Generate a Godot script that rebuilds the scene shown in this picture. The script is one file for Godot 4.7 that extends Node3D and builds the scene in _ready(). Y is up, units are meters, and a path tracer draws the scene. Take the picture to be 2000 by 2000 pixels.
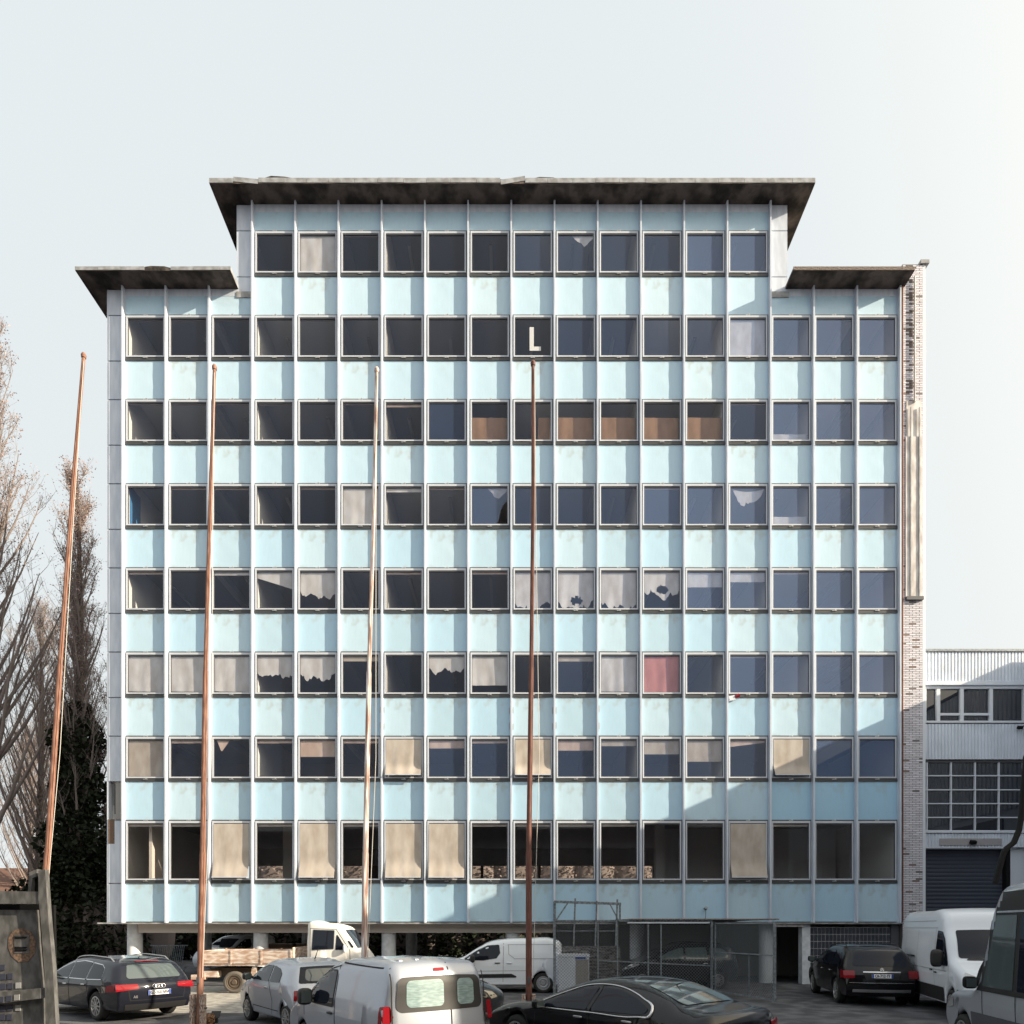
extends Node3D
# An abandoned curtain-wall office block behind a car park, built object by object. Metres, y up; the camera stands at x = z = 0.

const F := 1340.0        # focal length in pixels of the 2000-pixel photograph
const EYE := 2.14
const DF := 26.0         # the facade's distance
const PITCH := 1.63
const X0 := -14.6        # first mullion
const FZ := -26.0
const SUN := Vector3(1.0, 0.452, 0.32)

var rng := RandomNumberGenerator.new()
var m := {}
var taken := {}

# ---------------------------------------------------------------- mesh helpers
class MB:
	var v := PackedVector3Array()
	var n := PackedVector3Array()
	var u := PackedVector2Array()
	var c := PackedColorArray()
	var tint := Color.WHITE
	func tri(a: Vector3, b: Vector3, d: Vector3, na: Vector3, nb: Vector3, nd: Vector3, ua := Vector2.ZERO, ub := Vector2.ZERO, ud := Vector2.ZERO) -> void:
		if (d - a).cross(b - a).dot(na + nb + nd) < 0.0:
			v.append_array([a, d, b]); n.append_array([na, nd, nb]); u.append_array([ua, ud, ub])
		else:
			v.append_array([a, b, d]); n.append_array([na, nb, nd]); u.append_array([ua, ub, ud])
		c.append_array([tint, tint, tint])
	func quad(a: Vector3, b: Vector3, d: Vector3, e: Vector3, out: Vector3) -> void:
		var nn := (d - a).cross(b - a)
		if nn.length_squared() < 1e-16:
			nn = (e - a).cross(d - a)
		nn = nn.normalized()
		if nn.dot(out) < 0.0:
			nn = -nn
		tri(a, b, d, nn, nn, nn, Vector2(0, 1), Vector2(1, 1), Vector2(1, 0))
		tri(a, d, e, nn, nn, nn, Vector2(0, 1), Vector2(1, 0), Vector2(0, 0))
	func box(at: Vector3, s: Vector3, b := Basis.IDENTITY) -> void:
		var x := b.x * s.x * 0.5
		var y := b.y * s.y * 0.5
		var z := b.z * s.z * 0.5
		quad(at - x - y + z, at + x - y + z, at + x + y + z, at - x + y + z, z)
		quad(at + x - y - z, at - x - y - z, at - x + y - z, at + x + y - z, -z)
		quad(at + x - y + z, at + x - y - z, at + x + y - z, at + x + y + z, x)
		quad(at - x - y - z, at - x - y + z, at - x + y + z, at - x + y - z, -x)
		quad(at - x + y + z, at + x + y + z, at + x + y - z, at - x + y - z, y)
		quad(at - x - y - z, at + x - y - z, at + x - y + z, at - x - y + z, -y)
	func span(a: Vector3, b: Vector3) -> void:
		box((a + b) * 0.5, (b - a).abs())
	func bar(a: Vector3, b: Vector3, w: float, h := 0.0) -> void:
		var z := (b - a).normalized()
		var side := Vector3.UP.cross(z) if absf(z.y) < 0.95 else Vector3.RIGHT
		side = side.normalized()
		box((a + b) * 0.5, Vector3(w, h if h > 0.0 else w, a.distance_to(b)), Basis(side, z.cross(side).normalized(), z))
	func tube(p: Array, r: Array, sides := 8, caps := true) -> void:
		var rings := []
		var norms := []
		for i in p.size():
			var d: Vector3 = (p[mini(i + 1, p.size() - 1)] - p[maxi(i - 1, 0)]).normalized()
			var x := d.cross(Vector3(0.31, 0.17, 0.93)).normalized()
			var y := d.cross(x).normalized()
			var ring := PackedVector3Array()
			var nr := PackedVector3Array()
			for k in sides:
				var a := TAU * k / sides
				var o := x * cos(a) + y * sin(a)
				ring.append(p[i] + o * float(r[i]))
				nr.append(o)
			rings.append(ring)
			norms.append(nr)
		for i in p.size() - 1:
			for k in sides:
				var k2 := (k + 1) % sides
				tri(rings[i][k], rings[i][k2], rings[i + 1][k2], norms[i][k], norms[i][k2], norms[i + 1][k2], Vector2(float(k) / sides, 0), Vector2(float(k + 1) / sides, 0), Vector2(float(k + 1) / sides, 1))
				tri(rings[i][k], rings[i + 1][k2], rings[i + 1][k], norms[i][k], norms[i + 1][k2], norms[i + 1][k], Vector2(float(k) / sides, 0), Vector2(float(k + 1) / sides, 1), Vector2(float(k) / sides, 1))
		if caps:
			for e in [0, p.size() - 1]:
				var out: Vector3 = (p[e] - p[1 if e == 0 else p.size() - 2]).normalized()
				for k in range(1, sides - 1):
					tri(rings[e][0], rings[e][k], rings[e][k + 1], out, out, out)
	func grid(g: Array, flip := false, uvs := true) -> void:
		var rows := g.size()
		var cols: int = g[0].size()
		var nn := []
		for i in rows:
			var line := PackedVector3Array()
			for j in cols:
				var a: Vector3 = g[mini(i + 1, rows - 1)][j] - g[maxi(i - 1, 0)][j]
				var b: Vector3 = g[i][mini(j + 1, cols - 1)] - g[i][maxi(j - 1, 0)]
				var q := a.cross(b).normalized()
				line.append(-q if flip else q)
			nn.append(line)
		for i in rows - 1:
			for j in cols - 1:
				var ua := Vector2(float(j) / (cols - 1), float(i) / (rows - 1))
				var ub := Vector2(float(j + 1) / (cols - 1), float(i + 1) / (rows - 1))
				tri(g[i][j], g[i][j + 1], g[i + 1][j + 1], nn[i][j], nn[i][j + 1], nn[i + 1][j + 1], ua, Vector2(ub.x, ua.y), ub)
				tri(g[i][j], g[i + 1][j + 1], g[i + 1][j], nn[i][j], nn[i + 1][j + 1], nn[i + 1][j], ua, ub, Vector2(ua.x, ub.y))
	func extrude(poly: PackedVector2Array, o: Vector3, ax: Vector3, ay: Vector3, depth: Vector3) -> void:
		var idx := Geometry2D.triangulate_polygon(poly)
		var f := func(q: Vector2) -> Vector3: return o + ax * q.x + ay * q.y
		var k := 0
		while k < idx.size():
			var a: Vector3 = f.call(poly[idx[k]])
			var b: Vector3 = f.call(poly[idx[k + 1]])
			var d: Vector3 = f.call(poly[idx[k + 2]])
			var dn := -depth.normalized()
			tri(a, b, d, dn, dn, dn, poly[idx[k]], poly[idx[k + 1]], poly[idx[k + 2]])
			tri(a + depth, b + depth, d + depth, -dn, -dn, -dn, poly[idx[k]], poly[idx[k + 1]], poly[idx[k + 2]])
			k += 3
		var mid := Vector2.ZERO
		for q in poly:
			mid += q / poly.size()
		var cw := Geometry2D.is_polygon_clockwise(poly)
		for i in poly.size():
			var q1 := poly[i]
			var q2 := poly[(i + 1) % poly.size()]
			var e := (q2 - q1)
			var o2 := Vector2(-e.y, e.x) if cw else Vector2(e.y, -e.x)
			var p1: Vector3 = f.call(q1)
			var p2: Vector3 = f.call(q2)
			quad(p1, p2, p2 + depth, p1 + depth, ax * o2.x + ay * o2.y)
	func lathe(prof: Array, at: Vector3, axis: Vector3, sides := 24) -> void:
		var x := axis.cross(Vector3(0.0, 1.0, 0.0) if absf(axis.y) < 0.9 else Vector3.RIGHT).normalized()
		var y := axis.cross(x).normalized()
		for i in prof.size() - 1:
			var a: Vector2 = prof[i]
			var b: Vector2 = prof[i + 1]
			var t := (b - a).normalized()
			var nn := Vector2(-t.y, t.x)
			for k in sides:
				var d1 := x * cos(TAU * k / sides) + y * sin(TAU * k / sides)
				var d2 := x * cos(TAU * (k + 1) / sides) + y * sin(TAU * (k + 1) / sides)
				var n1 := d1 * nn.y + axis * nn.x
				var n2 := d2 * nn.y + axis * nn.x
				var p1 := at + axis * a.x + d1 * a.y
				var p2 := at + axis * a.x + d2 * a.y
				var p3 := at + axis * b.x + d2 * b.y
				var p4 := at + axis * b.x + d1 * b.y
				tri(p1, p2, p3, n1, n2, n2)
				tri(p1, p3, p4, n1, n2, n1)
	func mesh() -> ArrayMesh:
		var a := []
		a.resize(Mesh.ARRAY_MAX)
		a[Mesh.ARRAY_VERTEX] = v
		a[Mesh.ARRAY_NORMAL] = n
		a[Mesh.ARRAY_TEX_UV] = u
		a[Mesh.ARRAY_COLOR] = c
		var out := ArrayMesh.new()
		out.add_surface_from_arrays(Mesh.PRIMITIVE_TRIANGLES, a)
		return out

func numbered(called: String) -> String:
	if not taken.has(called):
		taken[called] = 0
		return called
	taken[called] += 1
	return "%s_%03d" % [called, taken[called]]

func tag(o: Node, label: String, category := "", group := "", kind := "") -> Node:
	if label: o.set_meta("label", label)
	if category: o.set_meta("category", category)
	if group: o.set_meta("group", group)
	if kind: o.set_meta("kind", kind)
	return o

func thing(called: String, label: String, category: String, at := Vector3.ZERO, turn := 0.0, group := "") -> Node3D:
	var o := Node3D.new()
	o.name = numbered(called)
	add_child(o)
	o.position = at
	o.rotation.y = turn
	tag(o, label, category, group)
	return o

func node(called: String, parent: Node, at := Vector3.ZERO) -> Node3D:
	var o := Node3D.new()
	o.name = called
	parent.add_child(o, true)
	o.position = at
	return o

func put(called: String, what, material: Material, parent: Node = null, at := Vector3.ZERO) -> MeshInstance3D:
	var o := MeshInstance3D.new()
	o.mesh = what.mesh() if what is MB else what
	o.material_override = material
	o.name = called if parent else numbered(called)
	(parent if parent else self).add_child(o, true)
	o.position = at
	return o

func structure(called: String, what, material: Material, parent: Node = null) -> MeshInstance3D:
	var o := put(called, what, material, parent)
	if parent == null:
		o.set_meta("kind", "structure")
	return o

func boxed(called: String, a: Vector3, b: Vector3, material: Material, parent: Node) -> MeshInstance3D:
	var mb := MB.new()
	mb.span(a, b)
	return put(called, mb, material, parent)

func P(px: float, py: float, d: float) -> Vector3:
	return Vector3((px - 995.0) * d / F, EYE + (1812.0 - py) * d / F, -d)

func fx(px: float) -> float: return (px - 995.0) * DF / F
func fy(py: float) -> float: return EYE + (1812.0 - py) * DF / F

# ---------------------------------------------------------------- materials
func mat(called: String, lin: Vector3, rough := 0.7, metal := 0.0, spec := 0.5) -> StandardMaterial3D:
	var s := StandardMaterial3D.new()
	s.resource_name = called
	s.albedo_color = Color(lin.x, lin.y, lin.z).linear_to_srgb()
	s.roughness = rough
	s.metallic = metal
	s.metallic_specular = spec
	m[called] = s
	return s

func paint(called: String, lin: Vector3, metal := 0.0, rough := 0.45, coat := 0.8) -> StandardMaterial3D:
	var s := mat(called, lin, rough, metal, 0.18)
	s.clearcoat_enabled = true
	s.clearcoat = coat
	s.clearcoat_roughness = 0.06
	return s

func noise_image(size: int, seed_: int, freq: float, sx := 1.0, sy := 1.0, octaves := 4) -> Array:
	var f := FastNoiseLite.new()
	f.seed = seed_
	f.noise_type = FastNoiseLite.TYPE_SIMPLEX_SMOOTH
	f.frequency = 1.0
	f.fractal_octaves = octaves
	var out := PackedFloat32Array()
	out.resize(size * size)
	# a torus keeps the edges seamless
	for j in size:
		for i in size:
			var a := float(i) / size
			var b := float(j) / size
			var wx := minf(1.0, (1.0 - a) * 5.0)
			var wy := minf(1.0, (1.0 - b) * 5.0)
			var n00 := f.get_noise_2d(a * freq * sx, b * freq * sy)
			if wx < 1.0:
				n00 = lerpf(f.get_noise_2d((a - 1.0) * freq * sx, b * freq * sy), n00, wx)
			if wy < 1.0:
				var n1 := f.get_noise_2d(a * freq * sx, (b - 1.0) * freq * sy)
				n00 = lerpf(n1, n00, wy)
			out[j * size + i] = n00
	return [out, size]

func texture(size: int, pick: Callable) -> ImageTexture:
	var im := Image.create(size, size, false, Image.FORMAT_RGB8)
	for j in size:
		for i in size:
			im.set_pixel(i, j, pick.call(i, j))
	return ImageTexture.create_from_image(im)

func mottle(s: StandardMaterial3D, size: int, seed_: int, freq: float, lo: Color, hi: Color, scale: Vector3, contrast := 1.6, sx := 1.0, sy := 1.0, world := true) -> void:
	var a: Array = noise_image(size, seed_, freq, sx, sy)
	var g: PackedFloat32Array = a[0]
	s.albedo_texture = texture(size, func(i, j): return lo.lerp(hi, clampf(0.5 + contrast * g[j * size + i], 0.0, 1.0)))
	s.uv1_triplanar = true
	s.uv1_world_triplanar = world
	s.uv1_scale = scale

func bump(s: StandardMaterial3D, size: int, seed_: int, freq: float, amount: float) -> void:
	var a: Array = noise_image(size, seed_, freq)
	var g: PackedFloat32Array = a[0]
	s.heightmap_enabled = true
	s.heightmap_texture = texture(size, func(i, j): var q := clampf(0.5 + g[j * size + i], 0.0, 1.0); return Color(q, q, q))
	s.heightmap_scale = amount

func make_materials() -> void:
	var s: StandardMaterial3D
	# asphalt
	s = mat("asphalt", Vector3(1, 1, 1), 0.9)
	mottle(s, 256, 3, 9.0, Color(0.225, 0.23, 0.25), Color(0.35, 0.355, 0.37), Vector3(0.13, 0.13, 0.13), 1.5)
	bump(s, 128, 5, 60.0, 0.3)
	s = mat("concrete_ground", Vector3(1, 1, 1), 0.9)
	mottle(s, 256, 8, 14.0, Color(0.50, 0.49, 0.47), Color(0.66, 0.645, 0.62), Vector3(0.2, 0.2, 0.2), 1.4)
	mat("dirt", Vector3(0.10, 0.08, 0.06), 1.0)
	# facade
	s = mat("aluminium", Vector3(0.80, 0.80, 0.82), 0.38, 0.0)
	mottle(s, 128, 11, 8.0, Color(0.93, 0.93, 0.94), Color(1, 1, 1), Vector3(0.5, 0.1, 0.5), 1.4)
	s.albedo_color = Color(0.575, 0.63, 0.72).linear_to_srgb()
	mat("sash", Vector3(0.51, 0.545, 0.61), 0.4)
	mat("dark_frame", Vector3(0.075, 0.078, 0.09), 0.5)
	mat("sill_metal", Vector3(0.045, 0.047, 0.05), 0.5)
	mat("latch", Vector3(0.5, 0.5, 0.5), 0.35, 0.6)
	for k in 5:
		s = mat("panel_%d" % k, Vector3(1, 1, 1), 0.22, 0.0, 0.5)
		panel_texture(s, k)
	s = mat("pier_panel", Vector3(0.52, 0.54, 0.58), 0.4)
	mottle(s, 128, 41, 7.0, Color(0.92, 0.93, 0.94), Color(1, 1, 1), Vector3(0.5, 0.1, 0.5), 1.3)
	s.albedo_color = Color(0.58, 0.635, 0.735).linear_to_srgb()
	mat("dark_joint", Vector3(0.34, 0.345, 0.36), 0.8)
	s = mat("soffit", Vector3(1, 1, 1), 0.95)
	mottle(s, 512, 17, 7.0, Color(0.15, 0.135, 0.13), Color(0.36, 0.325, 0.31), Vector3(0.13, 0.13, 0.13), 1.5)
	bump(s, 256, 19, 24.0, 3.0)
	s = mat("rough_concrete", Vector3(1, 1, 1), 0.95)
	mottle(s, 256, 23, 40.0, Color(0.30, 0.27, 0.26), Color(0.60, 0.55, 0.52), Vector3(0.6, 0.6, 0.6), 1.6)
	bump(s, 128, 29, 40.0, 2.0)
	s = mat("flashing", Vector3(0.40, 0.405, 0.41), 0.5)
	mottle(s, 128, 59, 12.0, Color(0.80, 0.785, 0.77), Color(1, 1, 1), Vector3(0.25, 0.25, 0.25), 1.3)
	s.albedo_color = Color(0.36, 0.375, 0.40).linear_to_srgb()
	s = mat("interior_wall", Vector3(0.66, 0.66, 0.66), 0.9)
	mat("ceiling", Vector3(0.42, 0.43, 0.47), 0.9)
	mat("ceiling_white", Vector3(0.70, 0.71, 0.74), 0.9)
	mat("ceiling_grey", Vector3(0.26, 0.27, 0.30), 0.9)
	mat("carpet", Vector3(0.10, 0.10, 0.11), 0.95)
	mat("dark_wall", Vector3(0.30, 0.29, 0.28), 0.95)
	mat("lamp_strip", Vector3(0.5, 0.5, 0.5), 0.5)
	mat("blue_curtain", Vector3(0.04, 0.16, 0.35), 0.8)
	for q in [["clear_glass", Vector3(0.02, 0.022, 0.03), 0.06], ["glass", Vector3(0.035, 0.055, 0.13), 0.15], ["filmed_glass", Vector3(0.10, 0.17, 0.36), 0.20], ["dusty_glass", Vector3(0.19, 0.29, 0.54), 0.33]]:
		s = mat(q[0], q[1], 0.0, 0.0, 0.40)
		s.transparency = BaseMaterial3D.TRANSPARENCY_ALPHA
		s.albedo_color.a = q[2]
	for b in [["blind_white", Vector3(0.63, 0.64, 0.68)], ["blind_beige", Vector3(0.48, 0.44, 0.405)], ["blind_pink", Vector3(0.58, 0.46, 0.41)], ["blind_red", Vector3(0.58, 0.25, 0.245)], ["blind_brown", Vector3(0.31, 0.19, 0.125)]]:
		s = mat(b[0], b[1], 0.9)
		var keep: Color = s.albedo_color
		mottle(s, 128, 61 + b[0].length(), 6.0, Color(0.90, 0.88, 0.86), Color(1, 1, 1), Vector3(0.35, 0.16, 0.35), 1.0)
		s.albedo_color = keep
		s.backlight_enabled = true
		s.backlight = Color(0.25, 0.25, 0.25)
	mat("white_sign", Vector3(0.85, 0.85, 0.85), 0.6)
	# masonry
	s = mat("brick_white", Vector3(1, 1, 1), 0.85)
	s.vertex_color_use_as_albedo = true
	mat("mortar", Vector3(0.09, 0.085, 0.085), 0.95)
	s = mat("render_patch", Vector3(1, 1, 1), 0.9)
	mottle(s, 256, 71, 12.0, Color(0.70, 0.675, 0.665), Color(0.86, 0.85, 0.845), Vector3(0.22, 0.09, 0.22), 1.1)
	s = mat("column_paint", Vector3(0.74, 0.74, 0.74), 0.6)
	mottle(s, 128, 73, 6.0, Color(0.90, 0.90, 0.89), Color(1, 1, 1), Vector3(0.5, 0.5, 0.5), 1.2)
	s.albedo_color = Color(0.70, 0.735, 0.79).linear_to_srgb()
	s = mat("beam_paint", Vector3(0.56, 0.51, 0.47), 0.85)
	mat("block_glass", Vector3(0.05, 0.055, 0.07), 0.12)
	mat("block_joint", Vector3(0.80, 0.80, 0.82), 0.7)
	mat("garage_dark", Vector3(0.02, 0.02, 0.022), 0.9)
	s = mat("brick_red", Vector3(1, 1, 1), 0.9)
	mottle(s, 256, 79, 40.0, Color(0.42, 0.24, 0.17), Color(0.70, 0.46, 0.34), Vector3(0.3, 0.3, 0.3), 1.8)
	s = mat("brick_brown", Vector3(1, 1, 1), 0.9)
	mottle(s, 128, 80, 40.0, Color(0.27, 0.19, 0.155), Color(0.44, 0.33, 0.28), Vector3(0.3, 0.3, 0.3), 1.6)
	# neighbouring workshop
	s = mat("corrugated", Vector3(0.60, 0.61, 0.62), 0.5)
	mottle(s, 128, 83, 8.0, Color(0.93, 0.93, 0.925), Color(1, 1, 1), Vector3(0.15, 0.12, 0.15), 1.3)
	s.albedo_color = Color(0.70, 0.76, 0.86).linear_to_srgb()
	mat("frame_white", Vector3(0.66, 0.70, 0.77), 0.45)
	mat("shutter", Vector3(0.05, 0.058, 0.085), 0.45)
	s = mat("workshop_glass", Vector3(0.008, 0.011, 0.02), 0.02, 0.0, 0.7)
	mat("sign_board", Vector3(0.36, 0.34, 0.36), 0.7)
	mat("black_metal", Vector3(0.008, 0.008, 0.009), 0.6, 0.0, 0.3)
	# metalwork
	s = mat("rust_pole", Vector3(1, 1, 1), 0.7)
	mottle(s, 128, 91, 10.0, Color(0.45, 0.30, 0.245), Color(0.60, 0.45, 0.385), Vector3(2.5, 0.3, 2.5), 1.3)
	s = mat("chipped_pole", Vector3(1, 1, 1), 0.6)
	mottle(s, 256, 93, 10.0, Color(0.60, 0.47, 0.42), Color(0.92, 0.91, 0.91), Vector3(1.5, 0.12, 1.5), 2.2)
	s = mat("dark_rust_pole", Vector3(1, 1, 1), 0.7)
	mottle(s, 128, 95, 10.0, Color(0.33, 0.20, 0.17), Color(0.47, 0.31, 0.27), Vector3(2.5, 0.3, 2.5), 1.3)
	s = mat("peeling_post", Vector3(1, 1, 1), 0.75)
	mottle(s, 128, 97, 10.0, Color(0.45, 0.33, 0.28), Color(0.75, 0.73, 0.71), Vector3(4.0, 1.2, 4.0), 1.8)
	mat("rope", Vector3(0.55, 0.53, 0.5), 0.9)
	s = mat("galvanised", Vector3(0.24, 0.26, 0.29), 0.5, 0.3)
	mottle(s, 128, 99, 10.0, Color(0.75, 0.75, 0.76), Color(1, 1, 1), Vector3(1, 1, 1), 1.5)
	s.albedo_color = Color(0.24, 0.27, 0.30).linear_to_srgb()
	s = mat("scuffed_steel", Vector3(1, 1, 1), 0.55, 0.2)
	mottle(s, 256, 101, 9.0, Color(0.31, 0.31, 0.31), Color(0.42, 0.42, 0.425), Vector3(1.3, 0.6, 1.3), 1.4)
	s = mat("rust_patch", Vector3(1, 1, 1), 0.85)
	mottle(s, 128, 103, 20.0, Color(0.30, 0.26, 0.24), Color(0.50, 0.40, 0.33), Vector3(1.6, 1.6, 1.6), 1.4)
	mat("hole_blue", Vector3(0.035, 0.04, 0.065), 0.6)
	s = mat("weathered_board", Vector3(1, 1, 1), 0.9)
	mottle(s, 128, 105, 10.0, Color(0.26, 0.25, 0.25), Color(0.48, 0.47, 0.47), Vector3(0.3, 1.2, 0.3), 1.8)
	# vehicles
	paint("navy_paint", Vector3(0.011, 0.0125, 0.021), 0.2, 0.4)
	paint("silver_paint", Vector3(0.45, 0.48, 0.535), 0.55, 0.38)
	paint("grey_silver_paint", Vector3(0.385, 0.415, 0.475), 0.5, 0.36)
	paint("white_paint", Vector3(0.69, 0.735, 0.80), 0.0, 0.4)
	paint("old_white_paint", Vector3(0.76, 0.74, 0.71), 0.0, 0.5, 0.4)
	paint("black_paint", Vector3(0.006, 0.006, 0.008), 0.0, 0.3)
	paint("charcoal_paint", Vector3(0.04, 0.043, 0.05), 0.3, 0.4)
	s = mat("rusty_white", Vector3(1, 1, 1), 0.85)
	mottle(s, 256, 107, 16.0, Color(0.66, 0.55, 0.48), Color(0.83, 0.79, 0.76), Vector3(0.16, 0.5, 0.16), 1.2)
	mat("rubber", Vector3(0.018, 0.018, 0.018), 0.85)
	s = mat("dusty_rubber", Vector3(0.13, 0.115, 0.10), 0.95)
	mat("dusty_iron", Vector3(0.10, 0.075, 0.055), 0.9)
	mat("alloy", Vector3(0.45, 0.45, 0.46), 0.3, 0.7)
	mat("steel_rim", Vector3(0.34, 0.35, 0.37), 0.4, 0.4)
	mat("plastic_black", Vector3(0.014, 0.014, 0.016), 0.55)
	s = mat("tinted_glass", Vector3(0.010, 0.013, 0.022), 0.03, 0.0, 0.38)
	s = mat("pale_glass", Vector3(0.075, 0.095, 0.10), 0.04, 0.0, 0.7)
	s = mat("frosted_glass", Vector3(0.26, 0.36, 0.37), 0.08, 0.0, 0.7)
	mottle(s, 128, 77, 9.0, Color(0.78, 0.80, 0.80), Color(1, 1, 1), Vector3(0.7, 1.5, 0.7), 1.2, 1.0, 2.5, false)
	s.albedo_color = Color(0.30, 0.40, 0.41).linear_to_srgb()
	mat("chrome", Vector3(0.62, 0.62, 0.64), 0.2, 0.85)
	s = paint("red_lens", Vector3(0.22, 0.008, 0.014), 0.0, 0.25)
	s = paint("clear_lens", Vector3(0.42, 0.43, 0.45), 0.4, 0.2)
	s = paint("amber_lens", Vector3(0.5, 0.42, 0.3), 0.1, 0.25)
	mat("plate_white", Vector3(0.78, 0.78, 0.80), 0.5)
	mat("plate_blue", Vector3(0.02, 0.07, 0.35), 0.5)
	mat("seam", Vector3(0.01, 0.01, 0.01), 0.9)
	mat("light_seam", Vector3(0.30, 0.31, 0.33), 0.7)
	mat("seat_cloth", Vector3(0.05, 0.05, 0.055), 0.9)
	# plants
	s = mat("bark", Vector3(1, 1, 1), 0.95)
	mottle(s, 128, 111, 12.0, Color(0.24, 0.21, 0.20), Color(0.42, 0.38, 0.36), Vector3(1, 0.3, 1), 1.6)
	s = mat("twig", Vector3(0.20, 0.165, 0.155), 0.95)
	s = mat("bud_leaf", Vector3(0.34, 0.23, 0.20), 0.8)
	s.vertex_color_use_as_albedo = true
	s.backlight_enabled = true
	s.backlight = Color(0.5, 0.5, 0.5)
	s = mat("ivy_leaf", Vector3(0.020, 0.028, 0.014), 0.6, 0.0, 0.3)
	s.vertex_color_use_as_albedo = true
	s = mat("bare_brush", Vector3(0.14, 0.11, 0.095), 0.9)
	s.vertex_color_use_as_albedo = true
	s = mat("dry_leaf", Vector3(0.30, 0.17, 0.10), 0.9)
	mat("roof_tile", Vector3(0.14, 0.075, 0.055), 0.9)

func panel_texture(s: StandardMaterial3D, k: int) -> void:
	# enamelled glass with run-down dirt: streaks, and blotches where the sills drip
	var size := 128
	var a: PackedFloat32Array = noise_image(size, 200 + k, 9.0, 1.6, 0.18)[0]
	var b: PackedFloat32Array = noise_image(size, 220 + k, 3.6, 1.0, 0.8, 2)[0]
	var base: Color = [Color(0.40, 0.585, 0.735), Color(0.375, 0.572, 0.735), Color(0.43, 0.60, 0.73), Color(0.38, 0.558, 0.695), Color(0.32, 0.545, 0.735)][k]
	var dirt := Color(0.30, 0.345, 0.345)
	s.albedo_texture = texture(size, func(i, j):
		var x := float(i) / size
		var y := float(j) / size
		var top := smoothstep(0.42, 0.0, y + 0.3 * absf(x - 0.5 - 0.1 * (k - 2)) - 0.25 * b[j * size + i])
		var low := smoothstep(0.90, 1.0, y + 0.1 * b[j * size + i])
		var q := clampf(0.20 + 1.1 * a[j * size + i], 0.0, 1.0) * 0.10
		q += (top * clampf(0.35 + 1.3 * b[j * size + i], 0.0, 1.0) * 0.62 + low * clampf(0.4 + b[j * size + i], 0.0, 1.0) * 0.35) * [0.25, 0.7, 1.0, 0.8, 0.5][k]
		return base.lerp(dirt, clampf(q, 0.0, 0.6)).linear_to_srgb())
	s.rim_enabled = true
	s.rim = 2.0
	s.rim_tint = 0.0

# ---------------------------------------------------------------- the office block
func row_top(r: int) -> float: return fy(614.6) - (r - 1) * 164.4 * DF / F
func col_x(k: float) -> float: return X0 + PITCH * k

var bays := {}

func ring(mb: MB, x0: float, y0: float, x1: float, y1: float, l: float, t: float, rr: float, bt: float, z0: float, z1: float) -> void:
	mb.span(Vector3(x0, y0, z0), Vector3(x0 + l, y1, z1))
	mb.span(Vector3(x1 - rr, y0, z0), Vector3(x1, y1, z1))
	mb.span(Vector3(x0 + l, y1 - t, z0), Vector3(x1 - rr, y1, z1))
	mb.span(Vector3(x0 + l, y0, z0), Vector3(x1 - rr, y0 + bt, z1))

func window_meshes(h: float) -> Dictionary:
	var w := PITCH - 0.085
	var d := {}
	var mb := MB.new()
	ring(mb, -w / 2, 0.10, w / 2, h, 0.045, 0.055, 0.045, 0.03, -0.07, 0.0)
	d.frame = mb.mesh()
	mb = MB.new()
	ring(mb, -w / 2 + 0.045, 0.13, w / 2 - 0.045, h - 0.055, 0.048, 0.075, 0.048, 0.048, -0.05, 0.032)
	d.sash = mb.mesh()
	mb = MB.new()
	ring(mb, -w / 2 + 0.0931, 0.1781, w / 2 - 0.0931, h - 0.1301, 0.014, 0.045, 0.014, 0.014, -0.05, 0.012)
	d.bead = mb.mesh()
	mb = MB.new()
	mb.quad(Vector3(-w / 2 + 0.105, 0.19, -0.012), Vector3(w / 2 - 0.105, 0.19, -0.012), Vector3(w / 2 - 0.105, h - 0.173, -0.012), Vector3(-w / 2 + 0.105, h - 0.173, -0.012), Vector3.BACK)
	d.pane = mb.mesh()
	mb = MB.new()
	mb.span(Vector3(-w / 2, 0.0, -0.07), Vector3(w / 2, 0.0995, 0.02))
	d.sill = mb.mesh()
	mb = MB.new()
	mb.box(Vector3(0, 0, 0.012), Vector3(0.16, 0.022, 0.03))
	mb.box(Vector3(0.035, 0.012, 0.03), Vector3(0.05, 0.03, 0.03), Basis(Vector3.BACK, 0.5))
	d.latch = mb.mesh()
	d.h = h
	d.x0 = -w / 2 + 0.102
	d.x1 = w / 2 - 0.102
	d.y0 = 0.19
	d.y1 = h - 0.16
	return d

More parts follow.
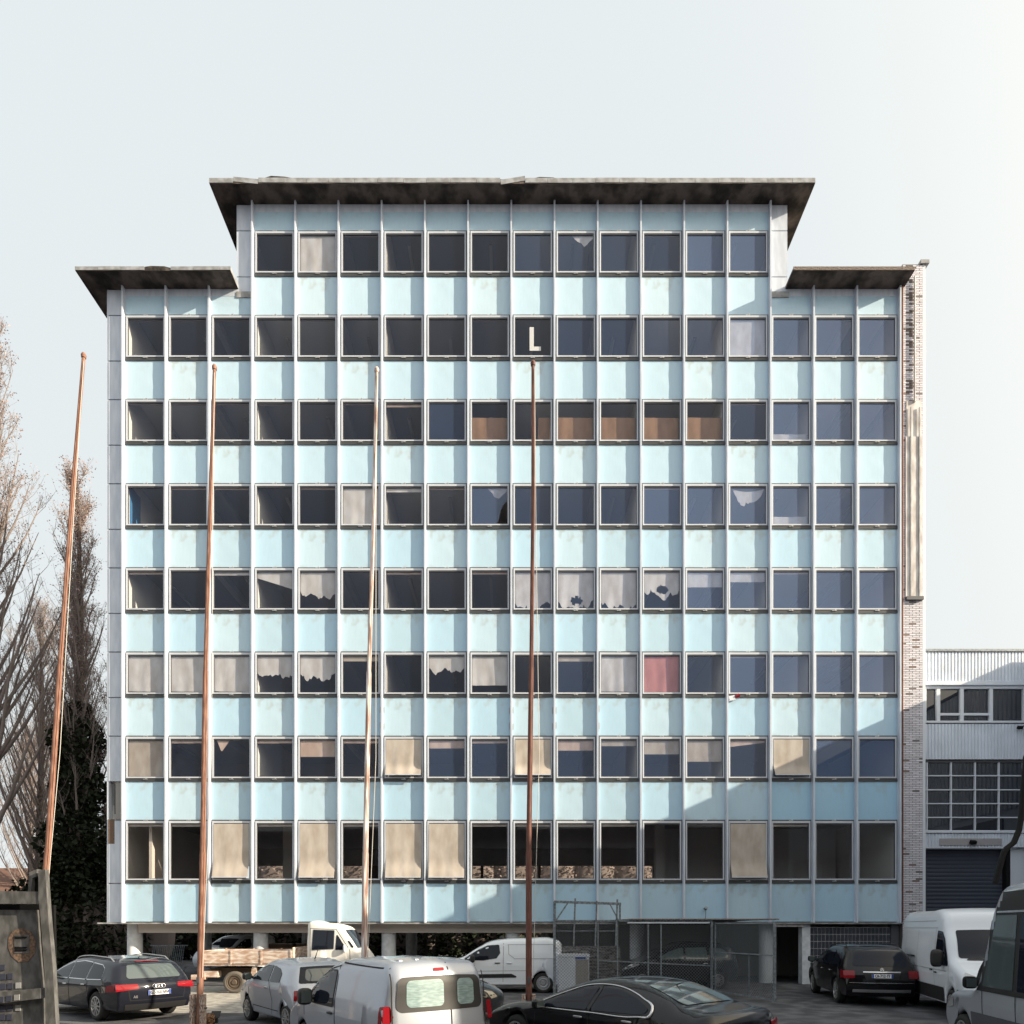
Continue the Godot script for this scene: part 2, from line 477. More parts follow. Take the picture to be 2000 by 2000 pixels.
func blind(d: Dictionary, bottom: Callable, z0 := -0.045, flare := 0.0, top_cut = null, hole = null) -> MB:
	var mb := MB.new()
	var cols := 56
	var rows := 14
	var ph := rng.randf() * 9.0
	var amp := rng.randf_range(0.006, 0.016)
	var at := func(a: float, b: float) -> Vector3:
		var low: float = bottom.call(a)
		var t: float = top_cut.call(a) if top_cut != null else 0.0
		var q: float = lerpf(t, low, b)
		var z := z0 + amp * sin(a * 7.0 + ph + 2.0 * q) * q + amp * 0.6 * sin(a * 19.0 + ph * 2.0) * q
		if flare > 0.0:
			z += flare * pow(smoothstep(0.62, 1.0, q), 1.6)
		return Vector3(lerpf(d.x0, d.x1, a), lerpf(d.y1, d.y0, q), z)
	var g := []
	for i in rows + 1:
		var line := PackedVector3Array()
		for j in cols + 1:
			line.append(at.call(float(j) / cols, float(i) / rows))
		g.append(line)
	if hole != null:
		for i in rows:
			for j in cols:
				var p: Vector3 = (g[i][j] + g[i + 1][j + 1]) * 0.5
				var a := (j + 0.5) / cols
				var q: float = inverse_lerp(d.y1, d.y0, p.y)
				if not hole.call(a, q):
					mb.quad(g[i][j], g[i][j + 1], g[i + 1][j + 1], g[i + 1][j], Vector3.BACK)
	else:
		mb.grid(g, false)
	return mb

func jagged(level: float, rough: float, seed_: int, tail := 0.0, tail_at := 0.5) -> Callable:
	var f := FastNoiseLite.new()
	f.seed = seed_
	f.frequency = 1.0
	f.fractal_octaves = 3
	var g := RandomNumberGenerator.new()
	g.seed = seed_
	var rips := []
	for k in 4:
		rips.append([g.randf(), g.randf_range(0.02, 0.09), g.randf_range(0.012, 0.03)])
	return func(a: float) -> float:
		var q := level + 0.04 - 0.14 * pow(absf(a - 0.5) * 2.0, 4.0)
		for k in rips:
			q -= k[1] * exp(-pow((a - k[0]) / k[2], 2.0))
		q += rough * 0.9 * f.get_noise_1d(a * 2.6) + rough * 0.18 * f.get_noise_1d(a * 8.0 + 40.0)
		q += tail * exp(-pow((a - tail_at) / 0.10, 2.0))
		return clampf(q, 0.02, 1.0)

func straight(level: float, tilt := 0.0) -> Callable:
	return func(a: float) -> float: return clampf(level + tilt * (a - 0.5), 0.012, 1.0)

# row, column -> [material, kind, level, extra]
func blind_table() -> Dictionary:
	var t := {}
	var add := func(r: int, cols: Array, what: Array) -> void:
		for c in cols: t[Vector2i(r, c)] = what
	add.call(0, [4], ["blind_white", "full", 0.97])
	add.call(0, [10], ["blind_white", "scrap", 0.24])
	add.call(0, [5, 12], ["blind_pink", "roll", 0.03])
	add.call(1, [14], ["blind_white", "full", 0.98])
	add.call(1, [0, 1, 2, 4, 8], ["blind_brown", "roll", 0.03])
	add.call(2, [8, 10, 11, 12, 13], ["blind_brown", "board", 0.33])
	add.call(2, [9], ["blind_brown", "part_board", 0.33])
	add.call(2, [6], ["blind_pink", "roll", 0.09])
	add.call(2, [0, 1, 2, 3, 5, 14], ["blind_pink", "roll", 0.035])
	add.call(2, [15], ["blind_white", "low_board", 0.80])
	add.call(3, [5], ["blind_white", "full", 1.0])
	add.call(3, [6], ["blind_white", "roll", 0.12])
	add.call(3, [1, 2, 4, 7, 12], ["blind_pink", "roll", 0.05])
	add.call(3, [8], ["blind_white", "scrap", 0.25])
	add.call(3, [14], ["blind_white", "rag", 0.40])
	add.call(3, [15], ["blind_white", "low_board", 0.76])
	add.call(4, [0, 6, 8, 15], ["blind_pink", "roll", 0.07])
	add.call(4, [2], ["blind_white", "roll", 0.10])
	add.call(4, [3], ["blind_white", "slant", 0.28])
	add.call(4, [4], ["blind_white", "torn", 0.62])
	add.call(4, [9, 11], ["blind_white", "torn", 0.93])
	add.call(4, [10], ["blind_white", "holed", 0.90])
	add.call(4, [12], ["blind_white", "holed", 0.60])
	add.call(4, [13], ["blind_white", "roll", 0.42])
	add.call(4, [14], ["blind_white", "roll", 0.28])
	add.call(5, [0, 1, 2, 11], ["blind_white", "full", 0.97])
	add.call(5, [3], ["blind_white", "torn", 0.54])
	add.call(5, [4], ["blind_white", "torn", 0.60])
	add.call(5, [5, 10], ["blind_beige", "roll", 0.15])
	add.call(5, [7], ["blind_white", "torn", 0.42])
	add.call(5, [8], ["blind_white", "roll", 0.80])
	add.call(5, [12], ["blind_red", "full", 1.0])
	add.call(5, [14], ["blind_beige", "roll", 0.06])
	add.call(6, [0], ["blind_beige", "full", 1.0])
	add.call(6, [6, 9, 15], ["blind_beige", "flared", 0.98])
	add.call(6, [1, 3, 5, 8], ["blind_pink", "roll", 0.09])
	add.call(6, [2], ["blind_pink", "scrap_left", 0.3])
	add.call(6, [4], ["blind_pink", "roll", 0.46])
	add.call(6, [7], ["blind_pink", "roll", 0.23])
	add.call(6, [10], ["blind_pink", "roll", 0.29])
	add.call(6, [11], ["blind_beige", "roll", 0.17])
	add.call(6, [12], ["blind_beige", "roll", 0.39])
	add.call(6, [13], ["blind_beige", "roll", 0.59])
	add.call(6, [14], ["blind_pink", "slant_up", 0.09])
	add.call(7, [0, 1, 3, 5, 8, 9, 10, 11, 15], ["blind_beige", "roll", 0.045])
	add.call(7, [2, 4, 6, 7, 14], ["blind_beige", "flared", 0.985])
	return t

func blind_mesh(d: Dictionary, what: Array, seed_: int) -> MB:
	var lv: float = what[2]
	match what[1]:
		"full": return blind(d, straight(lv, 0.02))
		"roll": return blind(d, straight(lv, rng.randf_range(-0.004, 0.004)))
		"slant": return blind(d, straight(lv + 0.04, 0.30))
		"slant_up": return blind(d, straight(lv + 0.04, -0.12))
		"board": return blind(d, straight(1.0), -0.13, 0.0, straight(lv, 0.01))
		"low_board": return blind(d, straight(1.0), -0.10, 0.0, straight(lv))
		"part_board":
			return blind(d, straight(1.0), -0.13, 0.0, func(a: float) -> float: return 0.33 if a > 0.66 else 0.999)
		"torn": return blind(d, jagged(lv, 0.20, seed_))
		"holed": return blind(d, jagged(lv, 0.16, seed_, 0.10, 0.55), -0.045, 0.0, null, func(a: float, q: float) -> bool: return pow((a - 0.52) / 0.17, 2.0) + pow((q - lv + 0.12) / 0.11, 2.0) < 1.0)
		"scrap":
			var j := jagged(0.0, 0.12, seed_)
			return blind(d, func(a: float) -> float: return clampf((lv + 0.03 - absf(a - 0.75) * 0.9) + j.call(a), 0.005, lv + 0.1))
		"scrap_left":
			return blind(d, func(a: float) -> float: return clampf(lv * (1.0 - absf(a - 0.2) / 0.16) + 0.13 * (1.0 - absf(a - 0.4) / 0.25), 0.005, lv))
		"rag":
			var j2 := jagged(0.0, 0.2, seed_)
			return blind(d, func(a: float) -> float: return clampf(lv * (1.0 - pow(absf(a - 0.52) / 0.46, 3.0)) + j2.call(a) - 0.02, 0.02, 0.6), -0.045, 0.0, func(a: float) -> float: return 0.015 + 0.09 * (1.0 - pow((a - 0.5) / 0.5, 2.0)))
		"flared": return blind(d, straight(lv), 0.04, 0.17)
	return blind(d, straight(lv))

func panel_mesh(h: float, seed_: int) -> ArrayMesh:
	var f := FastNoiseLite.new()
	f.seed = seed_
	f.frequency = 0.9
	var w := PITCH - 0.085
	var mb := MB.new()
	var g := []
	for i in 9:
		var line := PackedVector3Array()
		for j in 9:
			var a := j / 8.0
			var b := i / 8.0
			var edge := sin(PI * a) * sin(PI * b)
			line.append(Vector3((a - 0.5) * w, (1.0 - b) * h, -0.01 + edge * (0.010 * f.get_noise_2d(a * 2.0, b * 2.5) + 0.004 * f.get_noise_2d(seed_, b * 2.0))))
		g.append(line)
	mb.grid(g, false)
	return mb.mesh()

func office_block() -> void:
	var bld := thing("office_block", "derelict curtain wall office block with turquoise panels and torn blinds", "building", Vector3(0, 0, FZ))
	var back := -13.0
	var left := fx(208.0)
	var tl := fx(462.0)
	var tr := fx(1538.0)
	var right := fx(1762.0)
	var base := fy(1802.4)
	var roof_low := 26.35
	var roof_top := 29.56
	# ---- windows and spandrels
	var wn := window_meshes(90.0 * DF / F)
	var wt := window_meshes(124.5 * DF / F)
	var pane_broken := MB.new()
	var bp := PackedVector2Array([Vector2(wn.x0, wn.y0), Vector2(0.28, wn.y0), Vector2(0.36, wn.y0 + 0.25), Vector2(0.40, wn.y0 + 0.5), Vector2(0.52, wn.y0 + 0.75), Vector2(wn.x1, wn.y0 + 0.9), Vector2(wn.x1, wn.y1), Vector2(wn.x0, wn.y1)])
	pane_broken.extrude(bp, Vector3(0, 0, -0.012), Vector3.RIGHT, Vector3.UP, Vector3(0, 0, -0.004))
	var table := blind_table()
	var hp := 74.4 * DF / F
	var panels := []
	for k in 6:
		panels.append(panel_mesh(hp, 300 + k))
	var pan_short := panel_mesh(36.0 * DF / F, 310)
	var hot := 0
	for r in 8:
		for c in range(3 if r == 0 else 0, 15 if r == 0 else 18):
			var d: Dictionary = wt if r == 7 else wn
			var at := Vector3(col_x(c + 0.5), row_top(r) - d.h, 0)
			var w := node("window", bld, at)
			w.rotation = Vector3(rng.randf_range(-0.005, 0.005), 0, rng.randf_range(-0.0016, 0.0016))
			put("frame", d.frame, m.dark_frame, w)
			put("sash", d.sash, m.sash, w)
			put("glazing_bead", d.bead, m.dark_frame, w)
			if not (r == 7 and c == 8):
				put("pane", pane_broken if r == 3 and c == 8 else d.pane, m.clear_glass if r == 7 else m[["glass", "filmed_glass", "dusty_glass"][0 if c < 6 or (r == 2 and c in [8, 9, 10, 11, 12, 13]) else clampi(int((c + (r * 5 + c * 3) % 4 - 5) / 5.0), 0, 2)]], w)
			put("sill", d.sill, m.sill_metal, w)
			put("latch", d.latch, m.latch, w, Vector3(0, d.h - 0.03, 0))
			put("latch", d.latch, m.latch, w, Vector3(0, 0.085, 0.02))
			if table.has(Vector2i(r, c)):
				var what: Array = table[Vector2i(r, c)]
				var bl := put("blind", blind_mesh(d, what, r * 31 + c), m[what[0]], w)
				if what[1] in ["torn", "holed", "scrap", "rag", "slant", "scrap_left"]:
					tag(bl, "torn pale roller blind hanging in rags")
				elif what[0] == "blind_red":
					tag(bl, "faded pink red roller blind drawn down")
				elif what[0] == "blind_brown" and what[1] == "board":
					tag(bl, "brown board standing behind the glass")
				if what[1] == "flared":
					var mb0 := MB.new()
					mb0.box(Vector3(0, lerpf(d.y1, d.y0, what[2]), 0.215), Vector3(d.x1 - d.x0, 0.035, 0.022))
					put("blind_rail", mb0, m.sash, w)
				elif what[1] == "roll" and what[2] < 0.6:
					var mb1 := MB.new()
					mb1.box(Vector3(0, lerpf(d.y1, d.y0, what[2]), -0.045), Vector3(d.x1 - d.x0, 0.014, 0.012))
					put("blind_rail", mb1, m.dark_frame, w)
			# the spandrel under this window
			var sp := put("spandrel_panel", panels[(c * 5 + r * 3 + (c * r) % 4) % 6], m["panel_%d" % ((2 if (c * 5 + r * 3) % 4 == 0 else 0) if r < 3 else (1 + (c * 7 + r * 5) % 3 if not (r == 6 and c > 14) else 4))], bld, Vector3(col_x(c + 0.5), row_top(r) - d.h - hp, 0))
			if r == 0 or (r == 1 and (c < 3 or c > 14)):
				put("spandrel_panel", pan_short, m.panel_0, bld, Vector3(col_x(c + 0.5), row_top(r) + 0.01, 0))
	# letter left in one window
	var lm := MB.new()
	lm.span(Vector3(col_x(9.5) - 0.12, fy(684), -0.03), Vector3(col_x(9.5) + 0.04, fy(638), -0.02))
	lm.span(Vector3(col_x(9.5) + 0.04, fy(684), -0.03), Vector3(col_x(9.5) + 0.31, fy(676), -0.02))
	tag(put("letter", lm, m.white_sign, bld), "white capital letter L stuck inside a window")
	# header strips above the short panels
	for c in 18:
		var y0: float = (row_top(0) if c > 2 and c < 15 else row_top(1)) + 0.01 + 36.0 * DF / F
		var y1: float = roof_top if c > 2 and c < 15 else roof_low
		boxed("header_strip", Vector3(col_x(c) + 0.0425, y0, -0.06), Vector3(col_x(c + 1) - 0.0425, y1 - 0.003, -0.004), m.pier_panel, bld)
	# transom shadow gaps behind the windows and panels
	# ---- mullions
	for k in 19:
		var top := roof_top if k > 2 and k < 16 else roof_low
		var mb := MB.new()
		mb.span(Vector3(-0.029, base, -0.08), Vector3(0.029, top - 0.004, 0.158))
		mb.span(Vector3(-0.046, base, -0.075), Vector3(-0.0291, top - 0.004, 0.008))
		mb.span(Vector3(0.0291, base, -0.075), Vector3(0.046, top - 0.004, 0.008))
		for jy in [fy(876), fy(1362), fy(1592)]:
			mb.span(Vector3(-0.033, jy, 0.0), Vector3(0.033, jy + 0.05, 0.162))
		put("mullion", mb, m.aluminium, bld, Vector3(col_x(k), 0, 0))
	# ---- piers clad in grey sheet: one outer pier and the two cheeks of the raised storey
	var cuts := []
	for r in range(1, 8):
		cuts.append(row_top(r) - 0.02)
		cuts.append(row_top(r) - (124.5 if r == 7 else 90.0) * DF / F)
	var ys: Array = [roof_low - 0.004] + cuts + [base]
	for i in ys.size() - 1:
		var py: float = ys[i]
		var qy: float = ys[i + 1]
		if absf(py - fy(1524)) < 0.2:      # one sheet is missing: the steel behind shows
			boxed("pier_frame", Vector3(left + 0.18, qy, -0.32), Vector3(col_x(0) - 0.063, py, -0.30), m.dark_joint, bld)
			boxed("pier_rail", Vector3(left + 0.2, lerpf(py, qy, 0.55), -0.29), Vector3(col_x(0) - 0.064, lerpf(py, qy, 0.45), -0.14), m.pier_panel, bld)
			boxed("pier_rail", Vector3(left + 0.2, lerpf(py, qy, 0.82), -0.29), Vector3(col_x(0) - 0.064, lerpf(py, qy, 0.60), -0.17), m.dark_frame, bld)
			boxed("pier_rail", Vector3(left + 0.2, lerpf(py, qy, 0.04), -0.29), Vector3(left + 0.27, lerpf(py, qy, 0.60), -0.10), m.dark_frame, bld)
			continue
		boxed("pier_sheet", Vector3(left + 0.075, qy + 0.022, -0.06), Vector3(col_x(0) - 0.063, py - 0.022, -0.012), m.pier_panel, bld)
	boxed("rust_stain", Vector3(left + 0.06, fy(1648), -0.02), Vector3(left + 0.30, fy(1600), -0.0085), m.rust_patch, bld)
	boxed("pier_core", Vector3(left + 0.02, base, -0.3), Vector3(col_x(0) - 0.064, fy(1602), -0.0605), m.dark_joint, bld)
	boxed("pier_core", Vector3(left + 0.02, fy(1522), -0.3), Vector3(col_x(0) - 0.064, roof_low - 0.004, -0.0605), m.dark_joint, bld)
	boxed("corner_trim", Vector3(left, base, -0.29), Vector3(left + 0.07, roof_low - 0.004, -0.03), m.pier_panel, bld)
	for side in 2:
		var xa := tl if side == 0 else col_x(15) + 0.063
		var xb := col_x(3) - 0.063 if side == 0 else tr
		var yy := [roof_top - 0.004, row_top(0), row_top(0) - 1.746, 26.05]
		for i in 3:
			boxed("pier_sheet", Vector3(xa, yy[i + 1] + 0.018, -0.06), Vector3(xb, yy[i] - 0.018, -0.012), m.pier_panel if side == 0 else m.aluminium, bld)
		boxed("pier_core", Vector3(xa + 0.01, 26.05, -0.3), Vector3(xb - 0.003, roof_top - 0.004, -0.0605), m.dark_joint, bld)
		boxed("roof_flashing", Vector3(xa - (0.0 if side == 0 else 0.05), fy(581.5), -0.05), Vector3(xb + 0.05, fy(570), 0.02), m.flashing, bld)
	# ---- roofs with stained soffits
	var slabs := [[-11.06, 11.26, roof_top, 0.19], [-16.0, -10.285, roof_low, 0.14], [10.46, 14.93, roof_low, 0.14]]
	for i in 3:
		var q: Array = slabs[i]
		var mb := MB.new()
		mb.span(Vector3(q[0], q[2], back - 0.7), Vector3(q[1], q[2] + q[3] - 0.03, 0.72))
		var rs := put("roof_slab", mb, m.soffit, bld)
		if i == 2:
			boxed("edge_strip", Vector3(q[0], q[2] + 0.012, 0.721), Vector3(q[1], q[2] + q[3], 0.74), m.rough_concrete, rs)
		var jx: float = q[0] + 0.9
		while jx < q[1] - 0.3:
			boxed("board_joint", Vector3(jx, q[2] - 0.012, 0.03), Vector3(jx + 0.03, q[2] - 0.001, 0.70), m.soffit, rs)
			jx += 1.63
		if i != 2:      # metal edge strips, some lifted by the wind
			var x: float = q[0] - 0.012
			var n := 0
			while x < q[1] - 0.05:
				var ln := minf(rng.randf_range(0.82, 1.0), q[1] + 0.012 - x)
				var lift := 0.0
				if i == 0 and n in [1, 12]:
					lift = -0.10 if n == 1 else 0.16
				if i == 1 and n == 3:
					lift = 0.0
				mb = MB.new()
				var up := rng.randf_range(-0.006, 0.006)
				mb.box(Vector3(x + ln / 2, q[2] + q[3] * 0.58 + up, 0.728), Vector3(ln - 0.012, q[3] * 0.84, 0.012), Basis(Vector3.BACK, lift) if lift != 0.0 else Basis.IDENTITY)
				mb.box(Vector3(x + ln / 2, q[2] + q[3] + 0.01 + up, 0.60), Vector3(ln - 0.006, 0.012, 0.26), Basis(Vector3.BACK, lift) if lift != 0.0 else Basis.IDENTITY)
				if not (i == 1 and n == 3):
					put("edge_strip", mb, m.flashing, rs)
				x += ln
				n += 1
			mb = MB.new()
			mb.span(Vector3(q[1] + 0.001, q[2] + 0.01, back - 0.7), Vector3(q[1] + 0.012, q[2] + q[3] + 0.015, 0.72))
			put("edge_strip", mb, m.flashing, rs)
	# torn roofing felt curled over the edge
	for q in [[505.0, 560.0, 0.14], [1030.0, 1070.0, 0.10], [1235.0, 1275.0, 0.06], [270.0, 305.0, 0.07]]:
		var yb: float = (roof_top + 0.17) if q[0] != 270.0 else roof_low + 0.13
		var mb := MB.new()
		mb.extrude(PackedVector2Array([Vector2(0, 0), Vector2(0.45, q[2]), Vector2(0.95, q[2] * 0.8), Vector2((q[1] - q[0]) / 53.0 + 0.5, 0), Vector2(0.5, -0.04)]), Vector3((q[0] - 995.0) / 53.0, yb, 0.70), Vector3.RIGHT, Vector3.UP, Vector3(0, 0, -0.25))
		put("roof_felt", mb, m.soffit, bld)
	# ---- the body: slabs, walls, partitions
	var tops := []
	for r in 8:
		var hh := (124.5 if r == 7 else 90.0) * DF / F
		var f := row_top(r) - hh - 0.72
		if r == 7:
			f = base + 0.26
		tops.append(f)
		var xa := left + 0.3 if r > 0 else tl + 0.3
		var xb := right if r > 0 else tr - 0.1
		boxed("floor_slab", Vector3(xa, f - 0.34 if r < 7 else base + 0.03, back), Vector3(xb, f, -0.09), m.ceiling, bld)
		boxed("floor_cover", Vector3(xa, f + 0.002, back), Vector3(xb, f + 0.012, -0.10), m.carpet, bld)
		# the strip behind each spandrel
		boxed("backing_board", Vector3(xa, row_top(r) - hh - hp + 0.02, -0.088), Vector3(xb, row_top(r) - hh - 0.02, -0.0725), m.dark_wall, bld)
	boxed("ceiling_slab", Vector3(tl + 0.3, roof_top - 0.06, back), Vector3(tr - 0.1, roof_top - 0.004, -0.09), m.ceiling, bld)
	boxed("ceiling_slab", Vector3(left + 0.3, roof_low - 0.06, back), Vector3(tl - 0.001, roof_low - 0.004, -0.09), m.ceiling, bld)
	boxed("ceiling_slab", Vector3(tr + 0.001, roof_low - 0.06, back), Vector3(right, roof_low - 0.004, -0.09), m.ceiling, bld)
	boxed("side_wall", Vector3(left, base, back), Vector3(left + 0.299, roof_low - 0.004, -0.30), m.interior_wall, bld)
	boxed("side_wall", Vector3(right + 0.001, 0, back), Vector3(right + 0.25, roof_low - 0.004, -0.30), m.interior_wall, bld)
	boxed("side_wall", Vector3(tl, 26.05, back), Vector3(tl + 0.299, roof_top - 0.004, -0.301), m.interior_wall, bld)
	boxed("side_wall", Vector3(tr - 0.099, 26.05, back), Vector3(tr, roof_top - 0.004, -0.301), m.interior_wall, bld)
	boxed("back_wall", Vector3(left, 6.6, back - 0.2), Vector3(right, roof_low - 0.004, back - 0.001), m.interior_wall, bld)
	boxed("back_wall", Vector3(tl, roof_low - 0.0035, back - 0.2), Vector3(tr, roof_top - 0.004, back - 0.001), m.interior_wall, bld)
	boxed("back_wall", Vector3(left, base, back - 0.2), Vector3(right, 4.05, back - 0.001), m.interior_wall, bld)
	boxed("back_wall", Vector3(left, 5.66, back - 0.2), Vector3(right, 6.599, back - 0.001), m.interior_wall, bld)
	for k in 19:
		if k % 2 == 0:
			boxed("back_post", Vector3(col_x(k) - (0.7 if k in [2, 6] else 0.08), 4.051, back - 0.19), Vector3(col_x(k) + (0.7 if k in [4, 14] else 0.08), 5.659, back - 0.002), m.dark_wall, bld)
	# inner walls seen through the panes
	for r in 7:
		var ceil_y: float = roof_top - 0.06 if r == 0 else (tops[r - 1] - 0.34)
		var f: float = tops[r] + 0.013
		var ks := [6, 9, 12] if r == 0 else [3, 6, 9, 12, 14, 16]
		if r == 4: ks = [3, 6, 12, 15]
		for k in ks:
			boxed("partition", Vector3(col_x(k) - 0.13, f, -6.0), Vector3(col_x(k) + 0.13, ceil_y - 0.002, -0.10), m.interior_wall, bld)
		if r > 0:
			boxed("partition", Vector3(left + 0.3, f, -5.99), Vector3(col_x(0) + 0.12, ceil_y - 0.002, -0.10), m.interior_wall, bld)
		boxed("corridor_wall", Vector3((tl if r == 0 else left) + 0.3, f, -6.15), Vector3((tr - 0.1) if r == 0 else right, ceil_y - 0.002, -6.001), m.interior_wall, bld)
		var edges: Array = ([3] if r == 0 else [0]) + ks + ([15] if r == 0 else [18])
		for i in edges.size() - 1:
			boxed("ceiling_panel", Vector3(col_x(edges[i]) + 0.14, ceil_y - 0.034, -5.98), Vector3(col_x(edges[i + 1]) - 0.14, ceil_y - 0.0035, -0.12), m[["ceiling", "ceiling_white", "ceiling_grey"][(i * 5 + r * 2) % 3]], bld)
		ceil_y -= 0.034
		for c in range(3 if r == 0 else 0, 15 if r == 0 else 18):
			if (c * 3 + r) % 2 == 0:
				var mb := MB.new()
				mb.span(Vector3(-0.06, -0.08, -4.2), Vector3(0.06, 0.0, -1.4))
				put("lamp_housing", mb, m.lamp_strip, bld, Vector3(col_x(c + 0.5), ceil_y - 0.003, 0))
			if c % 3 == 1:
				boxed("ceiling_beam", Vector3(col_x(c + 1) - 0.12, ceil_y - 0.28, -5.99), Vector3(col_x(c + 1) + 0.12, ceil_y - 0.003, -0.4), m.ceiling, bld)
	boxed("curtain", Vector3(col_x(0) + 0.1, tops[3] + 0.6, -0.9), Vector3(col_x(0) + 0.14, row_top(3), -0.15), m.blue_curtain, bld)
	for k in [3, 7, 9, 13, 15]:
		boxed("inner_post", Vector3(col_x(k) - 0.2, tops[7] + 0.013, -4.4), Vector3(col_x(k) + 0.2, tops[6] - 0.342, -4.0), m.interior_wall, bld)
	boxed("partition", Vector3(col_x(13.2), tops[7] + 0.013, -5.1), Vector3(col_x(18), tops[6] - 0.342, -5.0), m.interior_wall, bld)
	boxed("partition", Vector3(col_x(0.45), tops[7] + 0.013, -1.9), Vector3(col_x(0.52), tops[6] - 0.342, -0.4), m.beam_paint, bld)
	# ---- ground storey: slab edge, beam, round columns
	boxed("slab_edge", Vector3(fx(193), fy(1804.6), -0.4), Vector3(fx(1762), fy(1801.8), 0.10), m.flashing, bld)
	boxed("soffit_board", Vector3(left, base - 0.04, back), Vector3(right, base + 0.02, -0.401), m.beam_paint, bld)
	boxed("edge_beam", Vector3(fx(258), fy(1822), -0.75), Vector3(fx(1082), fy(1804.7), -0.45), m.beam_paint, bld)
	for px in [263.0, 509.0, 759.0, 1001.0, 1244.0, 1497.0]:
		var mb := MB.new()
		mb.tube([Vector3(0, 0, 0), Vector3(0, base - 0.042, 0)], [0.275, 0.275], 32)
		put("column", mb, m.column_paint, bld, Vector3((px - 995.0) * 26.75 / F, 0, -0.78))
		mb = MB.new()
		mb.tube([Vector3(0, 0, 0), Vector3(0, base - 0.042, 0)], [0.275, 0.275], 24)
		put("column", mb, m.column_paint, bld, Vector3((px - 995.0) * 26.75 / F, 0, -7.0))
	# the walled end of the ground storey
	boxed("garage_wall", Vector3(fx(1075), 0, -4.7), Vector3(right, base - 0.042, -4.5), m.dark_wall, bld)
	boxed("garage_wall", Vector3(fx(1068), 0, -4.7), Vector3(fx(1074), base - 0.042, -0.9), m.dark_wall, bld)
	boxed("garage_lintel", Vector3(fx(1515), fy(1810), -0.3), Vector3(fx(1572), fy(1804.7), -0.02), m.render_patch, bld)
	boxed("garage_post", Vector3(fx(1569), 0, -0.45), Vector3(fx(1585), base - 0.05, -0.10), m.column_paint, bld)
	# glass blocks
	var gx0 := fx(1586)
	var gx1 := fx(1744)
	var nx := 21
	var ny := 8
	boxed("block_wall", Vector3(gx0, 0, -0.30), Vector3(gx1, fy(1811), -0.20), m.block_joint, bld)
	var bw := (gx1 - gx0) / nx
	var bh := fy(1811) / ny
	var bm := MB.new()
	bm.box(Vector3.ZERO, Vector3(bw - 0.030, bh - 0.028, 0.05))
	var bmesh := bm.mesh()
	for i in nx:
		for j in ny:
			put("glass_block", bmesh, m.block_glass, bld, Vector3(gx0 + (i + 0.5) * bw, (j + 0.5) * bh, -0.185))
	boxed("door_post", Vector3(gx1 + 0.002, 0, -0.35), Vector3(fx(1759), base - 0.05, -0.12), m.dark_frame, bld)
	# ---- the brick flank
	var pier := node("brick_pier", bld)
	var pz := 0.06
	var px0 := fx(1761)
	var px1 := fx(1800.5)
	var ptop := fy(519)
	boxed("mortar_core", Vector3(px0, 0, -0.29), Vector3(px1, ptop, pz - 0.012), m.mortar, pier)
	var bricks := MB.new()
	var y := 0.004
	var course := 0
	var bl2 := (px1 - px0) / 3.0
	while y < ptop - 0.06:
		for i in range(0, 4):
			var a := px0 + (i - (0.5 if course % 2 else 0.0)) * bl2
			var b := a + bl2
			a = maxf(a, px0 + 0.002)
			b = minf(b, px1 - 0.002)
			if b - a < 0.05: continue
			var worn := rng.randf()
			var high := 0.45
			var g := lerpf(rng.randf_range(0.68, 0.86), rng.randf_range(0.34, 0.68), high)
			bricks.tint = Color(g, lerpf(g, g * 0.95, high), lerpf(g * 1.13, g * 1.0, high))
			if worn < 0.10 * high:
				bricks.tint = Color(0.25, 0.19, 0.17) if rng.randf() < 0.5 else Color(0.20, 0.18, 0.18)
			if y > 17.0 and absf((a + b) * 0.5 - fx(1778)) < 0.09 and worn < 0.5:
				bricks.tint = Color(0.16, 0.13, 0.125)
			bricks.box(Vector3((a + b) / 2, y + 0.029, pz - 0.03 + rng.randf_range(-0.003, 0.004)), Vector3(b - a - 0.020, 0.052, 0.06))
		y += 0.068
		course += 1
	tag(put("brickwork", bricks, m.brick_white, pier), "", "", "", "stuff")
	boxed("corner_render", Vector3(px1 + 0.001, 0, -0.5), Vector3(fx(1806.5), fy(512), pz - 0.02), m.frame_white, pier)
	boxed("pier_cap", Vector3(px1 - 0.1, ptop + 0.001, -0.5), Vector3(fx(1812), ptop + 0.14, pz + 0.05), m.flashing, pier)
	for q in [[620.0, 700.0], [790.0, 880.0], [1108.0, 1190.0]]:
		boxed("side_board", Vector3(fx(1807), fy(q[1]), -0.3), Vector3(fx(1809.5), fy(q[0]), -0.03), m.beam_paint, pier)
	# the scar of a removed duct
	boxed("duct_scar", Vector3(fx(1768), fy(856), pz - 0.01), Vector3(fx(1797), fy(786), pz + 0.022), m.render_patch, pier)
	boxed("duct_scar", Vector3(fx(1766), fy(1172), pz - 0.01), Vector3(fx(1798), fy(856.5), pz + 0.05), m.render_patch, pier)
	for px in [1774.0, 1791.0]:
		boxed("duct_rib", Vector3(fx(px), fy(1168), pz + 0.051), Vector3(fx(px + 1.8), fy(800), pz + 0.085), m.flashing, pier)
	boxed("duct_foot", Vector3(fx(1766), fy(1175), pz - 0.01), Vector3(fx(1799), fy(1168.5), pz + 0.12), m.dark_frame, pier)
	var pipe := MB.new()
	pipe.tube([Vector3(fx(1783), fy(790), pz + 0.06), Vector3(fx(1783), fy(545), pz + 0.06)], [0.035, 0.035], 8)
	put("pipe", pipe, m.render_patch, pier)
	# rust-stained down pipe beside the last mullion
	pipe = MB.new()
	pipe.tube([Vector3(fx(1759.5), 2.4, 0.1), Vector3(fx(1759.5), roof_low, 0.1)], [0.035, 0.035], 8)
